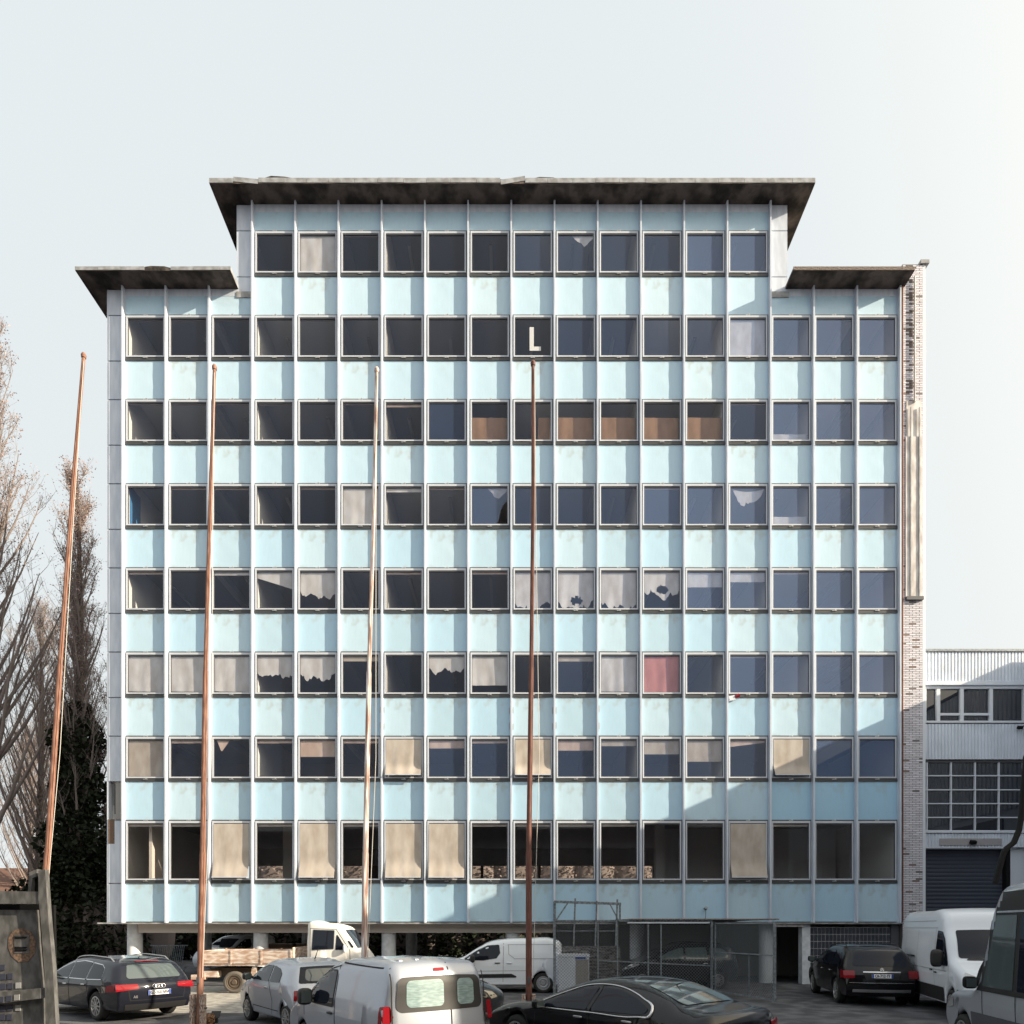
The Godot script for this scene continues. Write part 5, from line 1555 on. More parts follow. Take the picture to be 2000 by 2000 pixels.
func tall_van() -> void:
	var s := {called = "minibus", label = "tall silver minibus with black window pillars and bent black pipe above it", category = "van", paint = "silver_paint", len = 5.2, w = 1.95, belt = 1.16, r = 0.34, wheels = [-1.75, 1.5], tumble = 0.90, spokes = 9, R = 0.14, bow = 0.12, spine = 0.93,
		prof = [Vector2(-2.45, 0.28), Vector2(-2.6, 0.5), Vector2(-2.57, 0.85), Vector2(-2.35, 1.0), Vector2(-1.7, 1.10), Vector2(-1.28, 1.16), Vector2(-1.0, 1.80), Vector2(-0.76, 2.55), Vector2(-0.58, 2.78), Vector2(-0.2, 2.84), Vector2(1.0, 2.86), Vector2(2.2, 2.82), Vector2(2.5, 2.7), Vector2(2.58, 2.2), Vector2(2.6, 1.0), Vector2(2.58, 0.5), Vector2(2.5, 0.32)],
		side = [["window_surround", "plastic_black", [-1.30, 1.14, -1.02, 1.76, -0.80, 2.46, -0.66, 2.72, 2.4, 2.72, 2.4, 1.14], 0.006], ["side_window", "pale_glass", [-0.92, 1.22, -0.60, 2.36, -0.02, 2.36, -0.02, 1.22], 0.012], ["side_window", "tinted_glass", [0.10, 1.22, 0.10, 2.36, 1.1, 2.36, 1.1, 1.22], 0.012], ["side_window", "tinted_glass", [1.2, 1.22, 1.2, 2.36, 2.3, 2.36, 2.3, 1.22], 0.012], ["window_rail", "chrome", [-0.60, 2.40, -0.59, 2.43, 2.3, 2.43, 2.3, 2.40], 0.016], ["roof_line", "chrome", [-0.60, 2.72, -0.60, 2.745, 2.3, 2.745, 2.3, 2.72], 0.010], ["lower_trim", "dark_frame", [-1.35, 0.50, -1.35, 0.78, 1.1, 0.78, 1.1, 0.50], 0.010], ["head_lamp", "clear_lens", [-2.50, 0.72, -2.40, 0.90, -2.1, 0.95, -2.12, 0.78], 0.010]],
		front = [["windscreen", "tinted_glass", [-0.86, 1.20, 0.86, 1.20, 0.82, 2.60, -0.82, 2.60], 0.008, 0.05]],
		seams = [[-0.95, 0.4, -0.95, 1.14], [0.04, 0.4, 0.04, 1.14]], mirror = [-1.15, 1.22, Vector3(0.2, 0.2, 0.13), "black_metal"]}
	var o := vehicle(s)
	o.rotation.y = deg_to_rad(-11.0)
	o.position = Vector3(7.645, 0, -11.63) - o.basis * Vector3(-0.95, 0, -1.75)
	var inv := o.transform.affine_inverse()
	var mb := MB.new()
	var pts := []
	var rad := []
	var raw := [P(1944, 1726, 10.6), P(1952, 1695, 10.6), P(1960, 1666, 10.6), P(1966, 1657, 10.6), P(1980, 1646, 10.6), P(1990, 1622, 10.6), P(1995, 1592, 10.6), P(1999, 1540, 10.6), P(2004, 1480, 10.6), P(2020, 1440, 10.6), P(2060, 1425, 10.6)]
	for p in raw:
		pts.append(inv * p)
		rad.append(0.042)
	mb.tube(pts, rad, 10)
	put("bent_pipe", mb, m.black_metal, o)

func steel_gate() -> void:
	var d := 6.0
	var k := d / F
	var o := thing("steel_gate", "scuffed grey steel gate with square cut-outs and a rust-ringed recess", "gate", Vector3(0, 0, -d))
	var q := func(a: Array) -> PackedVector2Array:
		var out := PackedVector2Array()
		for i in range(0, a.size(), 2):
			out.append(Vector2((a[i] - 995.0) * k, EYE + (1812.0 - a[i + 1]) * k))
		return out
	var ex := func(called: String, a: Array, z: float, thick: float, mt: String) -> void:
		var mb := MB.new()
		mb.extrude(q.call(a), Vector3(0, 0, z), Vector3.RIGHT, Vector3.UP, Vector3(0, 0, -thick))
		put(called, mb, m[mt], o)
	ex.call("post", [84, 1701, 97, 1699, 103, 1790, 112, 1890, 118, 2000, 122, 2288, 103, 2288, 99, 2050, 96, 1900, 88, 1790, 84, 1755], 0.06, 0.05, "scuffed_steel")
	ex.call("hinge_plate", [60, 1704, 75, 1698, 73, 1712, 66, 1716, 64, 1741, 58, 1741], 0.02, 0.08, "scuffed_steel")
	ex.call("lock_block", [66, 1714, 83.5, 1705, 83.5, 1741, 65, 1741], -0.02, 0.04, "black_metal")
	ex.call("top_rail", [-420, 1733, 83.5, 1742, 83.5, 1766, -420, 1763], 0.05, 0.06, "scuffed_steel")
	ex.call("back_plate", [-420, 1760, 90, 1767, 100, 2288, -420, 2288], -0.10, 0.03, "black_metal")
	ex.call("door_sheet", [-420, 1776, 67, 1777, 72, 1850, 79, 1930, 83, 2288, -420, 2288], -0.02, 0.04, "scuffed_steel")
	ex.call("mid_rail", [-420, 1980, 87, 1929, 87, 1949, -420, 2010], 0.05, 0.069, "scuffed_steel")
	ex.call("rust_ring", [14, 1832, 22, 1818, 40, 1812, 58, 1820, 67, 1838, 66, 1862, 52, 1878, 34, 1880, 20, 1868, 13, 1850], -0.016, 0.003, "rust_patch")
	ex.call("lock_recess", [26, 1826, 55, 1826, 55, 1862, 26, 1862], -0.012, 0.003, "scuffed_steel")
	for y in [1829.0, 1849.0, 1854.0]:
		ex.call("recess_slot", [27, y, 52, y + 0.5, 48, y + 4, 27, y + 4.5], -0.008, 0.003, "black_metal")
	for p in [[2, 1890, 0], [3, 1908, 0], [17.5, 1907, 0], [3, 1927, 0], [17.5, 1926, 0], [33.5, 1925, 1], [3, 1970, 0], [17, 1969, 0], [33, 1969, 1], [2, 1987, 0], [16, 1987, 0]]:
		ex.call("cut_out", [p[0] - 5.2, p[1] - 5.5, p[0] + 5.2, p[1] - 6, p[0] + 5.2, p[1] + 5.5, p[0] - 5.2, p[1] + 6], -0.012, 0.005, "hole_blue" if p[2] == 0 else "flashing")
	for p in [[-4, 1953, 0], [10.5, 1951, 0], [26, 1949, 0], [41.5, 1947, 1]]:
		ex.call("cut_out", [p[0] - 5.2, p[1] - 5, p[0] + 5.2, p[1] - 6, p[0] + 5.2, p[1] + 5, p[0] - 5.2, p[1] + 6], 0.056, 0.004, "hole_blue" if p[2] == 0 else "flashing")

# ---------------------------------------------------------------- flag poles
func poles() -> void:
	var d := 13.0
	var spec := [
		["rust brown leaning flagpole rising behind the steel gate", "rust_pole", Vector2(163, 697), Vector2(84, 1760)],
		["rust brown flagpole bolted between peeling posts beside the navy estate car", "rust_pole", Vector2(417, 720), Vector2(388, 1990)],
		["white flagpole with rusty flaking top behind the silver panel van", "chipped_pole", Vector2(734, 725), Vector2(711, 1872)],
		["dark brown flagpole standing behind the black coupe", "dark_rust_pole", Vector2(1041, 712), Vector2(1033, 1948)]]
	for i in 4:
		var q: Array = spec[i]
		var top := P(q[2].x, q[2].y, d)
		var low := P(q[3].x, q[3].y, d)
		var dir := (top - low) / (top.y - low.y)
		var base := low - dir * low.y
		base.y = 0.0
		var o := thing("flagpole", q[0], "flagpole", base, 0.0, "row of flagpoles")
		var h := top.y
		var mb := MB.new()
		var pts := []
		var rad := []
		var steps := [0.0, 0.28, 0.281, 0.55, 0.551, 0.8, 1.0]
		var rr := [0.060, 0.057, 0.050, 0.047, 0.040, 0.036, 0.031]
		for k in steps.size():
			var y: float = steps[k] * h
			pts.append(dir * y + Vector3(0.02 * sin(y * 0.5 + i), 0, 0))
			rad.append(rr[k])
		mb.tube(pts, rad, 14)
		put("pole", mb, m[q[1]], o)
		mb = MB.new()
		mb.lathe([Vector2(-0.02, 0.0), Vector2(-0.02, 0.042), Vector2(0.03, 0.048), Vector2(0.07, 0.03), Vector2(0.09, 0.0)], pts[-1], Vector3.UP, 12)
		put("finial", mb, m[q[1]], o)
		mb = MB.new()
		var side := Vector3(0.075, 0, 0.05)
		mb.tube([dir * 1.2 + side, dir * (h * 0.42) + side * 1.5 + Vector3(0.05, 0, 0), dir * (h * 0.75) + side, dir * (h - 0.1) + Vector3(0.03, 0, 0.03)], [0.006, 0.006, 0.006, 0.005], 5)
		put("halyard", mb, m.rope, o)
		for sd in [-1.0, 1.0]:
			boxed("base_post", Vector3(sd * 0.095 - 0.035, 0, -0.06), Vector3(sd * 0.095 + 0.035, 0.88, 0.08), m.peeling_post, o)
		mb = MB.new()
		mb.tube([dir * 0.62 + Vector3(-0.16, 0, 0.02), dir * 0.62 + Vector3(0.16, 0, 0.02)], [0.018, 0.018], 8)
		put("bolt", mb, m.dark_frame, o)
		mb = MB.new()
		mb.box(dir * 1.15 + Vector3(0, 0, 0.07), Vector3(0.05, 0.12, 0.03))
		put("cleat", mb, m.dark_frame, o)

# ---------------------------------------------------------------- wire cage
func mesh_panel(mb: MB, a: Vector3, b: Vector3, y0: float, y1: float, step := 0.10) -> void:
	var L := Vector2(b.x - a.x, b.z - a.z).length()
	var u := (b - a) / L
	var h := y1 - y0
	var n := int((L + h) / step)
	for k in n:
		for sd in 2:
			var s0 := k * step - h
			var t0 := maxf(0.0, -s0)
			var t1 := minf(h, L - s0)
			if t1 - t0 < 0.03: continue
			var p := a + u * (s0 + t0)
			var q := a + u * (s0 + t1)
			var ya := y0 + t0
			var yb := y0 + t1
			if sd == 1:
				p = a + u * (L - s0 - t0)
				q = a + u * (L - s0 - t1)
			mb.tube([Vector3(p.x, ya, p.z), Vector3(q.x, yb, q.z)], [0.006, 0.006], 3, false)

func cage() -> void:
	var d := 22.0
	var o := thing("wire_cage", "grey wire mesh cage on steel posts built against the building", "cage")
	var X := func(px: float) -> float: return (px - 995.0) * d / F
	var top := 2.33
	for px in [1083.0, 1168.0, 1206.0, 1266.0, 1291.0, 1390.0]:
		var t := 0.08 if px in [1083.0, 1390.0] else 0.045
		boxed("post", Vector3(X.call(px) - t / 2, 0, -d - t / 2), Vector3(X.call(px) + t / 2, top if px > 1100 else 2.98, -d + t / 2), m.galvanised, o)
	boxed("rail", Vector3(X.call(1083), top, -d - 0.03), Vector3(X.call(1392), top + 0.06, -d + 0.03), m.galvanised, o)
	boxed("rail", Vector3(X.call(1087), 2.02, -d - 0.015), Vector3(X.call(1204), 2.05, -d + 0.015), m.galvanised, o)
	var mb := MB.new()
	mb.bar(Vector3(X.call(1168), 1.09, -d), Vector3(X.call(1388), 0.92, -d), 0.04)
	put("rail", mb, m.galvanised, o)
	boxed("roof_lip", Vector3(X.call(1228), top + 0.062, -26.05), Vector3(X.call(1520), top + 0.10, -d + 0.10), m.rough_concrete, o)
	boxed("roof_strip", Vector3(X.call(1225), top - 0.05, -d + 0.035), Vector3(X.call(1385), top - 0.01, -d + 0.06), m.corrugated, o)
	# raised frame on the open end
	for q in [[1123.0, 1.55, 3.08], [1165.0, 1.55, 3.0], [1205.0, 1.55, 3.05]]:
		mb = MB.new()
		mb.bar(Vector3(X.call(q[0] - 3.0), q[1], -d + 0.07), Vector3(X.call(q[0]), q[2], -d + 0.07), 0.05, 0.035)
		put("upright", mb, m.galvanised, o)
	mb = MB.new()
	mb.bar(Vector3(X.call(1082), 2.97, -d + 0.1), Vector3(X.call(1212), 2.90, -d + 0.1), 0.06, 0.08)
	put("top_bar", mb, m.galvanised, o)
	mb = MB.new()
	mb.bar(Vector3(X.call(1085), 2.36, -d + 0.1), Vector3(X.call(1108), 2.92, -d + 0.1), 0.045)
	put("brace", mb, m.galvanised, o)
	mb = MB.new()
	mb.bar(Vector3(X.call(1207), 2.38, -d + 0.1), Vector3(X.call(1190), 2.90, -d + 0.1), 0.035)
	put("brace", mb, m.galvanised, o)
	boxed("upright", Vector3(X.call(1208), 2.33, -d + 0.08), Vector3(X.call(1211.5), 2.9, -d + 0.12), m.galvanised, o)
	mb = MB.new()
	mesh_panel(mb, Vector3(X.call(1083), 0, -d), Vector3(X.call(1390), 0, -d), 0.05, top)
	tag(put("wire_mesh", mb, m.galvanised, o), "", "", "", "stuff")
	# the gate leaf standing open
	var g := node("gate_leaf", o)
	var a := Vector3(X.call(1396), 0, -d + 0.05)
	var b := Vector3(7.42, 0, -19.2)
	var beam := func(p: Vector3, q: Vector3, w: float, called: String) -> void:
		var mm := MB.new()
		mm.bar(p, q, w)
		put(called, mm, m.galvanised, g)
	beam.call(a + Vector3.UP * 0.08, a + Vector3.UP * 2.32, 0.05, "stile")
	beam.call(b + Vector3.UP * 0.05, b + Vector3.UP * 2.30, 0.07, "stile")
	for y in [0.12, 1.36, 2.28]:
		beam.call(a + Vector3.UP * y, b + Vector3.UP * y, 0.04, "rail")
	var mid := a.lerp(b, 0.6)
	beam.call(mid + Vector3.UP * 0.12, mid + Vector3.UP * 1.36, 0.03, "bar")
	mb = MB.new()
	mesh_panel(mb, a, b, 0.1, 2.28)
	tag(put("wire_mesh", mb, m.galvanised, g), "", "", "", "stuff")
	# things stored inside
	var w := thing("board_stack", "weathered grey boards stacked upright behind the wire mesh", "boards", Vector3(X.call(1145) + 0.25, 0, -d - 0.62))
	for k in 5:
		boxed("board", Vector3(-0.95, 0.05 + k * 0.30, -0.02 * (k % 2)), Vector3(0.95, 0.05 + k * 0.30 + 0.285, 0.03 - 0.01 * (k % 3)), m.weathered_board, w)
	for sd in [-0.8, 0.8]:
		boxed("batten", Vector3(sd - 0.04, 0, -0.08), Vector3(sd + 0.04, 1.5, -0.021), m.weathered_board, w)
	var f := thing("white_cabinet", "white metal cabinet with open dark compartment behind the wire mesh", "cabinet", Vector3(X.call(1121), 0, -d - 0.27))
	boxed("case", Vector3(-0.5, 0.04, -0.26), Vector3(0.5, 1.20, 0.18), m.corrugated, f)
	boxed("lid", Vector3(-0.52, 1.201, -0.28), Vector3(0.52, 1.29, 0.20), m.frame_white, f)
	boxed("opening", Vector3(0.06, 0.1, 0.1802), Vector3(0.48, 1.12, 0.19), m.dark_wall, f)
	boxed("label_strip", Vector3(0.05, 1.13, 0.1802), Vector3(0.38, 1.2, 0.192), m.plate_blue, f)
	boxed("foot", Vector3(-0.48, 0.0, -0.24), Vector3(0.48, 0.0395, 0.16), m.black_metal, f)

# ---------------------------------------------------------------- trees and plants
func leaf_mesh(size: float) -> ArrayMesh:
	var mb := MB.new()
	mb.quad(Vector3(-0.5, 0, 0) * size, Vector3(0, -0.35, 0.1) * size, Vector3(0.6, 0, 0) * size, Vector3(0, 0.35, 0.1) * size, Vector3.BACK)
	return mb.mesh()

func scatter(called: String, parent: Node, mesh_: Mesh, mt: Material, places: Array, tints: Array) -> void:
	var mm := MultiMesh.new()
	mm.transform_format = MultiMesh.TRANSFORM_3D
	mm.use_colors = true
	mm.mesh = mesh_
	mm.instance_count = places.size()
	for i in places.size():
		mm.set_instance_transform(i, places[i])
		mm.set_instance_color(i, tints[i])
	var o := MultiMeshInstance3D.new()
	o.multimesh = mm
	o.material_override = mt
	o.name = called
	parent.add_child(o, true)
	o.set_meta("kind", "stuff")

func any_turn() -> Basis:
	return Basis.from_euler(Vector3(rng.randf() * TAU, rng.randf() * TAU, rng.randf() * TAU))

func poplar(label: String, at: Vector3, h: float, spread: float, n: int, leaves: float, ivy: float, from := 0.16) -> void:
	var o := thing("poplar", label, "tree", at, 0.0, "bare poplars beside the building")
	var trunk := MB.new()
	var limbs := MB.new()
	var tips := []
	var tp := []
	var tr := []
	var r0 := h * 0.0125
	var ph := rng.randf() * 6.0
	for k in 13:
		var t := k / 12.0
		tp.append(Vector3(sin(t * 5.0 + ph) * 0.25 * t, t * h * 0.96, cos(t * 4.0 + ph) * 0.25 * t))
		tr.append(r0 * pow(1.0 - t, 0.8) + 0.02)
	trunk.tube(tp, tr, 10)
	for i in n:
		var t := lerpf(from, 0.97, pow((i + rng.randf()) / n, 0.85))
		var p: Vector3 = tp[int(t * 12.0)].lerp(tp[mini(12, int(t * 12.0) + 1)], fposmod(t * 12.0, 1.0))
		var az := rng.randf() * TAU
		var out := Vector3(cos(az), 0, sin(az))
		var ln := spread * (0.35 + 1.5 * sin(PI * clampf(1.0 - t, 0.0, 1.0) * 0.62)) * rng.randf_range(0.8, 1.35)
		var lean := rng.randf_range(0.42, 0.8)
		var q := p
		var pts := [p]
		var rad := [maxf(0.02, r0 * 0.34 * (1.0 - t) + 0.014)]
		for k in range(1, 6):
			lean *= 0.86
			out = (out + Vector3(rng.randf_range(-0.25, 0.25), 0, rng.randf_range(-0.25, 0.25))).normalized()
			q += (Vector3.UP + out * lean).normalized() * ln * 0.26
			pts.append(q)
			rad.append(rad[0] * (1.0 - k / 5.6) + 0.006)
		limbs.tube(pts, rad, 5, false)
		for j in 12:
			var s := rng.randf_range(0.15, 1.0)
			var b: Vector3 = pts[int(s * 4.99)].lerp(pts[int(s * 4.99) + 1], fposmod(s * 4.99, 1.0))
			var d := (Vector3(rng.randf_range(-1, 1), rng.randf_range(0.5, 1.9), rng.randf_range(-1, 1))).normalized()
			var l2 := ln * rng.randf_range(0.14, 0.34)
			var b2 := b + d * l2 * 0.5 + Vector3.UP * l2 * 0.08
			var b3 := b2 + (d + Vector3.UP * 0.6).normalized() * l2 * 0.5
			limbs.tube([b, b2, b3], [0.014, 0.010, 0.005], 3, false)
			tips.append(b3)
			for w in 5:
				var e := b.lerp(b3, rng.randf_range(0.3, 1.0))
				var d2 := (d * 0.6 + Vector3(rng.randf_range(-1, 1), rng.randf_range(0.1, 1.3), rng.randf_range(-1, 1))).normalized()
				var e2 := e + d2 * rng.randf_range(0.25, 0.75)
				limbs.tube([e, e2], [0.007, 0.004], 3, false)
				tips.append(e2)
	put("trunk", trunk, m.bark, o)
	tag(put("limbs", limbs, m.twig, o), "", "", "", "stuff")
	var pl := []
	var ti := []
	for p in tips:
		if p.y > h * 0.35 and rng.randf() < leaves * smoothstep(0.35, 0.7, p.y / h):
			for k in 2:
				pl.append(Transform3D(any_turn().scaled(Vector3.ONE * rng.randf_range(0.6, 1.3)), p + Vector3(rng.randf_range(-0.15, 0.15), rng.randf_range(-0.2, 0.1), rng.randf_range(-0.15, 0.15))))
				ti.append(Color(1, 1, 1) * rng.randf_range(0.7, 1.4))
	if pl.size():
		scatter("crown", o, leaf_mesh(0.085), m.bud_leaf, pl, ti)
	if ivy > 0.0:
		pl = []
		ti = []
		for i in int(ivy * 900.0):
			var y := ivy * pow(rng.randf(), 1.1)
			var rr := (2.1 * (1.0 - 0.72 * y / ivy) + 0.3) * sqrt(rng.randf())
			rr *= 1.0 + 0.35 * sin(y * 1.7 + ph) * sin(y * 0.6)
			var a := rng.randf() * TAU
			pl.append(Transform3D(any_turn().scaled(Vector3.ONE * rng.randf_range(0.7, 1.5)), Vector3(cos(a) * rr, y, sin(a) * rr)))
			ti.append(Color(1, 1, 1) * rng.randf_range(0.5, 1.5))
		scatter("ivy", o, leaf_mesh(0.26), m.ivy_leaf, pl, ti)

func hedge(called: String, label: String, category: String, a: Vector3, b: Vector3, n: int, size: float, mt: String) -> void:
	var o := thing(called, label, category, Vector3((a.x + b.x) / 2, 0, (a.z + b.z) / 2))
	var c := o.position
	var core := MB.new()
	for k in 14:
		var x := lerpf(a.x, b.x, (k + 0.5) / 14.0) - c.x
		var bl := blob(Vector3(x, b.y * 0.38, 0), Vector3((b.x - a.x) / 10.0, b.y * 0.76 * rng.randf_range(0.85, 1.05), absf(b.z - a.z) * 0.7), 2.4, 8, 10)
		core.v.append_array(bl.v); core.n.append_array(bl.n); core.u.append_array(bl.u); core.c.append_array(bl.c)
	put("branches", core, m.twig, o)
	var pl := []
	var ti := []
	for i in n:
		var x := rng.randf_range(a.x, b.x)
		var top := b.y * (0.86 + 0.14 * sin(x * 1.1) * sin(x * 0.37 + 1.0) + 0.05 * sin(x * 5.0))
		pl.append(Transform3D(any_turn().scaled(Vector3.ONE * rng.randf_range(0.7, 1.5)), Vector3(x - c.x, top * pow(rng.randf(), 0.7), rng.randf_range(-1, 1) * absf(b.z - a.z) * 0.5)))
		ti.append(Color(1, 1, 1) * rng.randf_range(0.5, 1.5))
	scatter("leaves", o, leaf_mesh(size), m[mt], pl, ti)

func surroundings() -> void:
	# ground
	var mb := MB.new()
	mb.quad(Vector3(-300, 0, 120), Vector3(300, 0, 120), Vector3(300, 0, -500), Vector3(-300, 0, -500), Vector3.UP)
	structure("ground", mb, m.asphalt)
	mb = MB.new()
	mb.quad(Vector3(-18, 0.004, -17.2), Vector3(-1.5, 0.004, -17.2), Vector3(-1.5, 0.004, -25.2), Vector3(-18, 0.004, -25.2), Vector3.UP)
	structure("pavement", mb, m.concrete_ground)
	# poplars in the strip beside the building
	poplar("tall bare poplar with ruddy crown, widest spreading of the row", Vector3(-27.6, 0, -36.0), 35.0, 3.0, 85, 0.8, 0.0)
	poplar("bare poplar wrapped in dark ivy close to the building corner", Vector3(-23.9, 0, -38.0), 28.8, 1.7, 85, 0.8, 14.5)
	poplar("slim bare poplar with ivy-clad base standing behind the rust brown flagpole", Vector3(-25.9, 0, -41.0), 23.5, 1.9, 70, 0.35, 9.5)
	poplar("bare grey poplar of middle height beyond the steel gate", Vector3(-31.5, 0, -46.0), 24.0, 2.6, 80, 0.15, 0.0)
	poplar("low bare poplar far beyond the steel gate above the brown roof", Vector3(-40.5, 0, -58.0), 19.0, 2.8, 80, 0.35, 0.0)
	poplar("bare poplar hidden half behind the building's edge", Vector3(-22.6, 0, -40.5), 21.0, 1.6, 60, 0.2, 11.0)
	poplar("bare tree standing across the street, mirrored in the lower panes", Vector3(-33, 0, 9.5), 23.0, 3.6, 60, 0.2, 0.0)
	hedge("ivy_thicket", "dark ivy thicket at the foot of the poplars", "thicket", Vector3(-27.0, 0, -40.0), Vector3(-19.0, 5.5, -36.0), 9000, 0.26, "ivy_leaf")
	hedge("hedge", "dark overgrown hedge behind the pillared undercroft", "hedge", Vector3(-24, 0, -49), Vector3(3, 4.2, -45), 24000, 0.3, "ivy_leaf")
	hedge("thicket", "brown leafless thicket growing behind the building", "thicket", Vector3(-20, 0, -57), Vector3(24, 12.5, -53), 40000, 0.2, "bare_brush")
	# far house with brown roof
	var h := thing("house", "low brick house with brown tiled roof beyond the poplars", "house", Vector3(-46, 0, -60))
	boxed("wall", Vector3(-9, 0, -5), Vector3(9, 4.2, 4), m.brick_red, h)
	mb = MB.new()
	mb.extrude(PackedVector2Array([Vector2(-5.5, 4.2), Vector2(4.6, 4.2), Vector2(-0.5, 7.4)]), Vector3(-9.4, 0, 0), Vector3(0, 0, 1), Vector3.UP, Vector3(18.8, 0, 0))
	put("roof", mb, m.roof_tile, h)
	for k in 4:
		boxed("window", Vector3(-7 + k * 4, 1.2, 4.001), Vector3(-5.6 + k * 4, 2.7, 4.03), m.workshop_glass, h)
	# brick building seen between the columns
	var bb := thing("brick_house", "sunlit red brick house glimpsed between the columns of the undercroft", "house", Vector3(-9, 0, -62))
	boxed("wall", Vector3(-4, 0, -4), Vector3(6, 8.6, 3), m.brick_red, bb)
	boxed("roof", Vector3(-4.3, 8.601, -4.3), Vector3(6.3, 8.9, 3.3), m.roof_tile, bb)
	for k in 3:
		boxed("window", Vector3(-2.6 + k * 3, 4.6, 3.001), Vector3(-1.3 + k * 3, 6.2, 3.03), m.workshop_glass, bb)
	# terrace behind the camera, mirrored in the lowest panes
	var t := thing("brick_terrace", "long brown brick terrace across the street, mirrored in the panes", "building", Vector3(0, 0, 15))
	boxed("wall", Vector3(-45, 0, 0), Vector3(34, 11.5, 9), m.brick_brown, t)
	boxed("roof", Vector3(-45.3, 11.501, -0.4), Vector3(34.3, 11.8, 9.3), m.roof_tile, t)
	for k in 18:
		for j in 3:
			boxed("window", Vector3(-43 + k * 4.2, 1.2 + j * 3.6, -0.03), Vector3(-41.6 + k * 4.2, 3.1 + j * 3.6, -0.001), m.workshop_glass, t)
	# undercroft clutter
	var r := thing("metal_rack", "dark metal rack of thin upright bars under the building", "rack", Vector3(-15.9, 0, -32.0))
	for k in 17:
		mb = MB.new()
		mb.bar(Vector3(-0.85 + k * 0.09, 0.28, 0.0), Vector3(-0.75 + k * 0.09, 1.30, -0.1), 0.02)
		put("bar", mb, m.galvanised, r)
	boxed("rail", Vector3(-0.9, 1.29, -0.13), Vector3(0.85, 1.33, -0.08), m.galvanised, r)
	boxed("rail", Vector3(-0.95, 0.26, -0.03), Vector3(0.8, 0.30, 0.03), m.galvanised, r)
	for sd in [-0.8, 0.7]:
		boxed("leg", Vector3(sd - 0.03, 0, -0.03), Vector3(sd + 0.03, 0.259, 0.03), m.galvanised, r)
	for k in 2:
		for j in 5:
			var p := thing("pallet", ["bottom", "second lowest", "middle", "second highest", "topmost"][j] + " wooden pallet of a stack in the dark undercroft", "pallet", Vector3(-10.35 + k * 1.25, j * 0.30, -31.5), 0.0, "pallets stacked in the undercroft")
			for z in [-0.4, 0.0, 0.4]:
				boxed("bearer", Vector3(-0.55, 0.0, z - 0.05), Vector3(0.55, 0.20, z + 0.05), m.rust_patch, p)
			for q in 5:
				boxed("plank", Vector3(-0.55 + q * 0.225, 0.2005, -0.5), Vector3(-0.37 + q * 0.225, 0.225, 0.5), m.beam_paint, p)
	# small things by the second pole
	var s := thing("solar_lamp", "small black solar lamp on a stake beside the peeling posts", "lamp", Vector3(P(418, 1985, 13.3).x, 0, -13.3))
	mb = MB.new()
	mb.box(Vector3(0.03, 0.46, 0), Vector3(0.18, 0.012, 0.15), Basis(Vector3.RIGHT, 0.9))
	put("solar_panel", mb, m.plastic_black, s)
	boxed("lamp_head", Vector3(-0.075, 0.29, -0.04), Vector3(0.065, 0.39, 0.03), m.plastic_black, s)
	boxed("lamp_lens", Vector3(-0.03, 0.315, 0.0305), Vector3(0.03, 0.36, 0.036), m.clear_lens, s)
	boxed("stake", Vector3(-0.01, 0, -0.01), Vector3(0.01, 0.289, 0.01), m.plastic_black, s)
	var dp := thing("dry_plant", "dry russet plant growing at the foot of the flagpole posts", "plant", Vector3(P(405, 1985, 13.2).x, 0, -13.2))
	var pl := []
	var ti := []
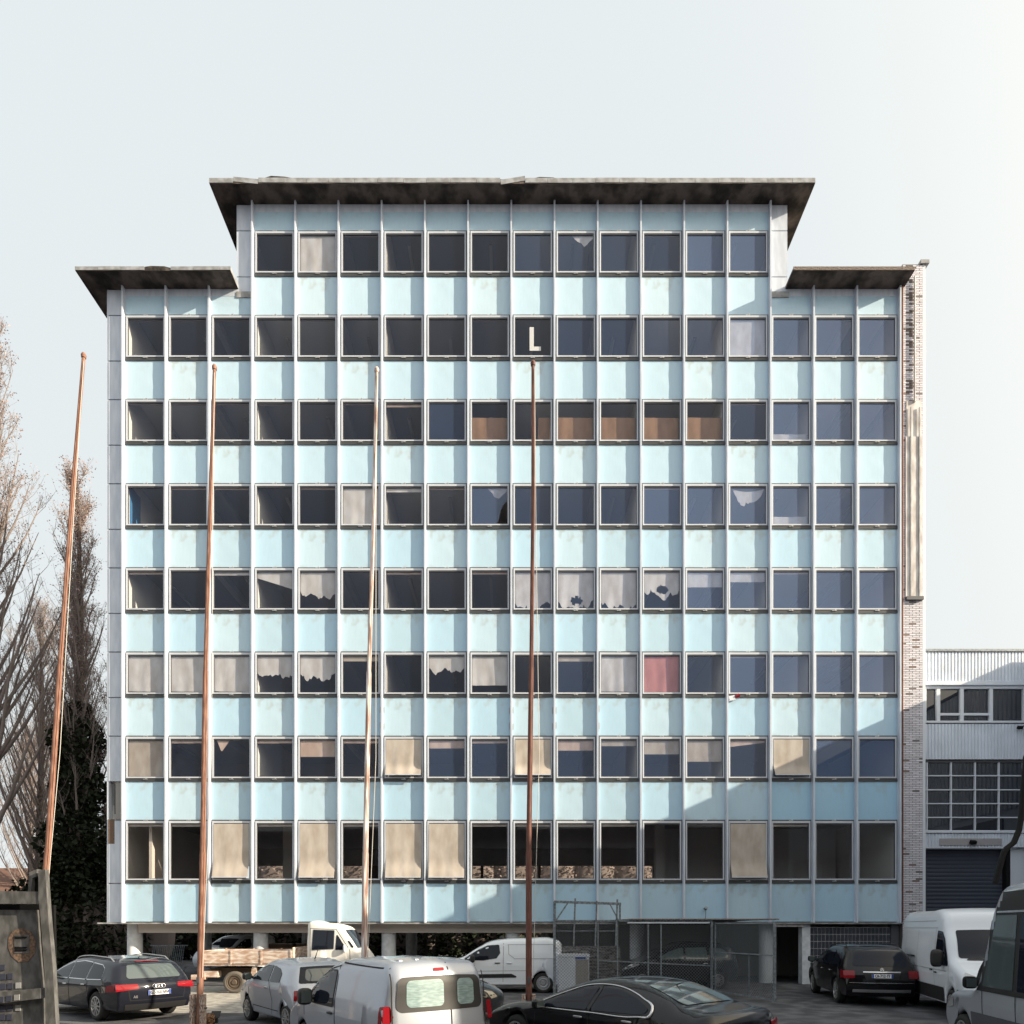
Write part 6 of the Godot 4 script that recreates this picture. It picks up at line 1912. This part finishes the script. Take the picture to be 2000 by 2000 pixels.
	for i in 420:
		var q := Vector3(rng.randfn(0, 1), rng.randfn(0, 1), rng.randfn(0, 1)).normalized() * pow(rng.randf(), 0.4)
		pl.append(Transform3D(any_turn().scaled(Vector3.ONE * rng.randf_range(0.6, 1.3)), Vector3(q.x * 0.14, 0.36 + q.y * 0.16, q.z * 0.14)))
		ti.append(Color(1, 1, 1) * rng.randf_range(0.5, 1.3))
	scatter("leaves", dp, leaf_mesh(0.05), m.dry_leaf, pl, ti)
	mb = MB.new()
	for k in 6:
		mb.tube([Vector3.ZERO, Vector3(cos(k) * 0.08, 0.4, sin(k) * 0.08)], [0.008, 0.004], 4, false)
	put("stem", mb, m.twig, dp)

# ---------------------------------------------------------------- the place
func _ready() -> void:
	rng.seed = 20240607
	var cam := Camera3D.new()
	cam.name = "camera"
	add_child(cam)
	cam.position = Vector3(0, EYE, 0)
	cam.near = 0.1
	cam.far = 1200.0
	cam.projection = Camera3D.PROJECTION_FRUSTUM
	cam.size = 2000.0 / F * cam.near
	cam.frustum_offset = Vector2(5.0 / F * cam.near, 812.0 / F * cam.near)
	cam.current = true
	var env := Environment.new()
	env.background_mode = Environment.BG_SKY
	env.tonemap_mode = Environment.TONE_MAPPER_LINEAR
	env.tonemap_exposure = 2.3
	env.sdfgi_enabled = true
	env.ssao_enabled = true
	env.ssil_enabled = true
	var sm := ProceduralSkyMaterial.new()
	sm.sky_top_color = Color(0.343, 0.368, 0.378).linear_to_srgb()
	sm.sky_horizon_color = Color(0.360, 0.378, 0.380).linear_to_srgb()
	sm.sky_curve = 0.25
	sm.ground_bottom_color = Color(0.10, 0.10, 0.10).linear_to_srgb()
	sm.ground_horizon_color = Color(0.5, 0.5, 0.5).linear_to_srgb()
	sm.sun_angle_max = 95.0
	sm.sun_curve = 0.5
	var sky := Sky.new()
	sky.sky_material = sm
	env.sky = sky
	var we := WorldEnvironment.new()
	we.name = "environment"
	we.environment = env
	add_child(we)
	var sun := DirectionalLight3D.new()
	sun.name = "sun"
	add_child(sun)
	sun.look_at_from_position(SUN.normalized() * 50.0, Vector3.ZERO, Vector3.UP)
	sun.light_energy = 1.31
	sun.light_color = Color(1.0, 0.935, 0.825)
	sun.light_angular_distance = 0.5
	sun.shadow_enabled = true
	make_materials()
	office_block()
	workshop()
	surroundings()
	poles()
	cage()
	dropside_truck()
	tall_van()
	steel_gate()
	cars()
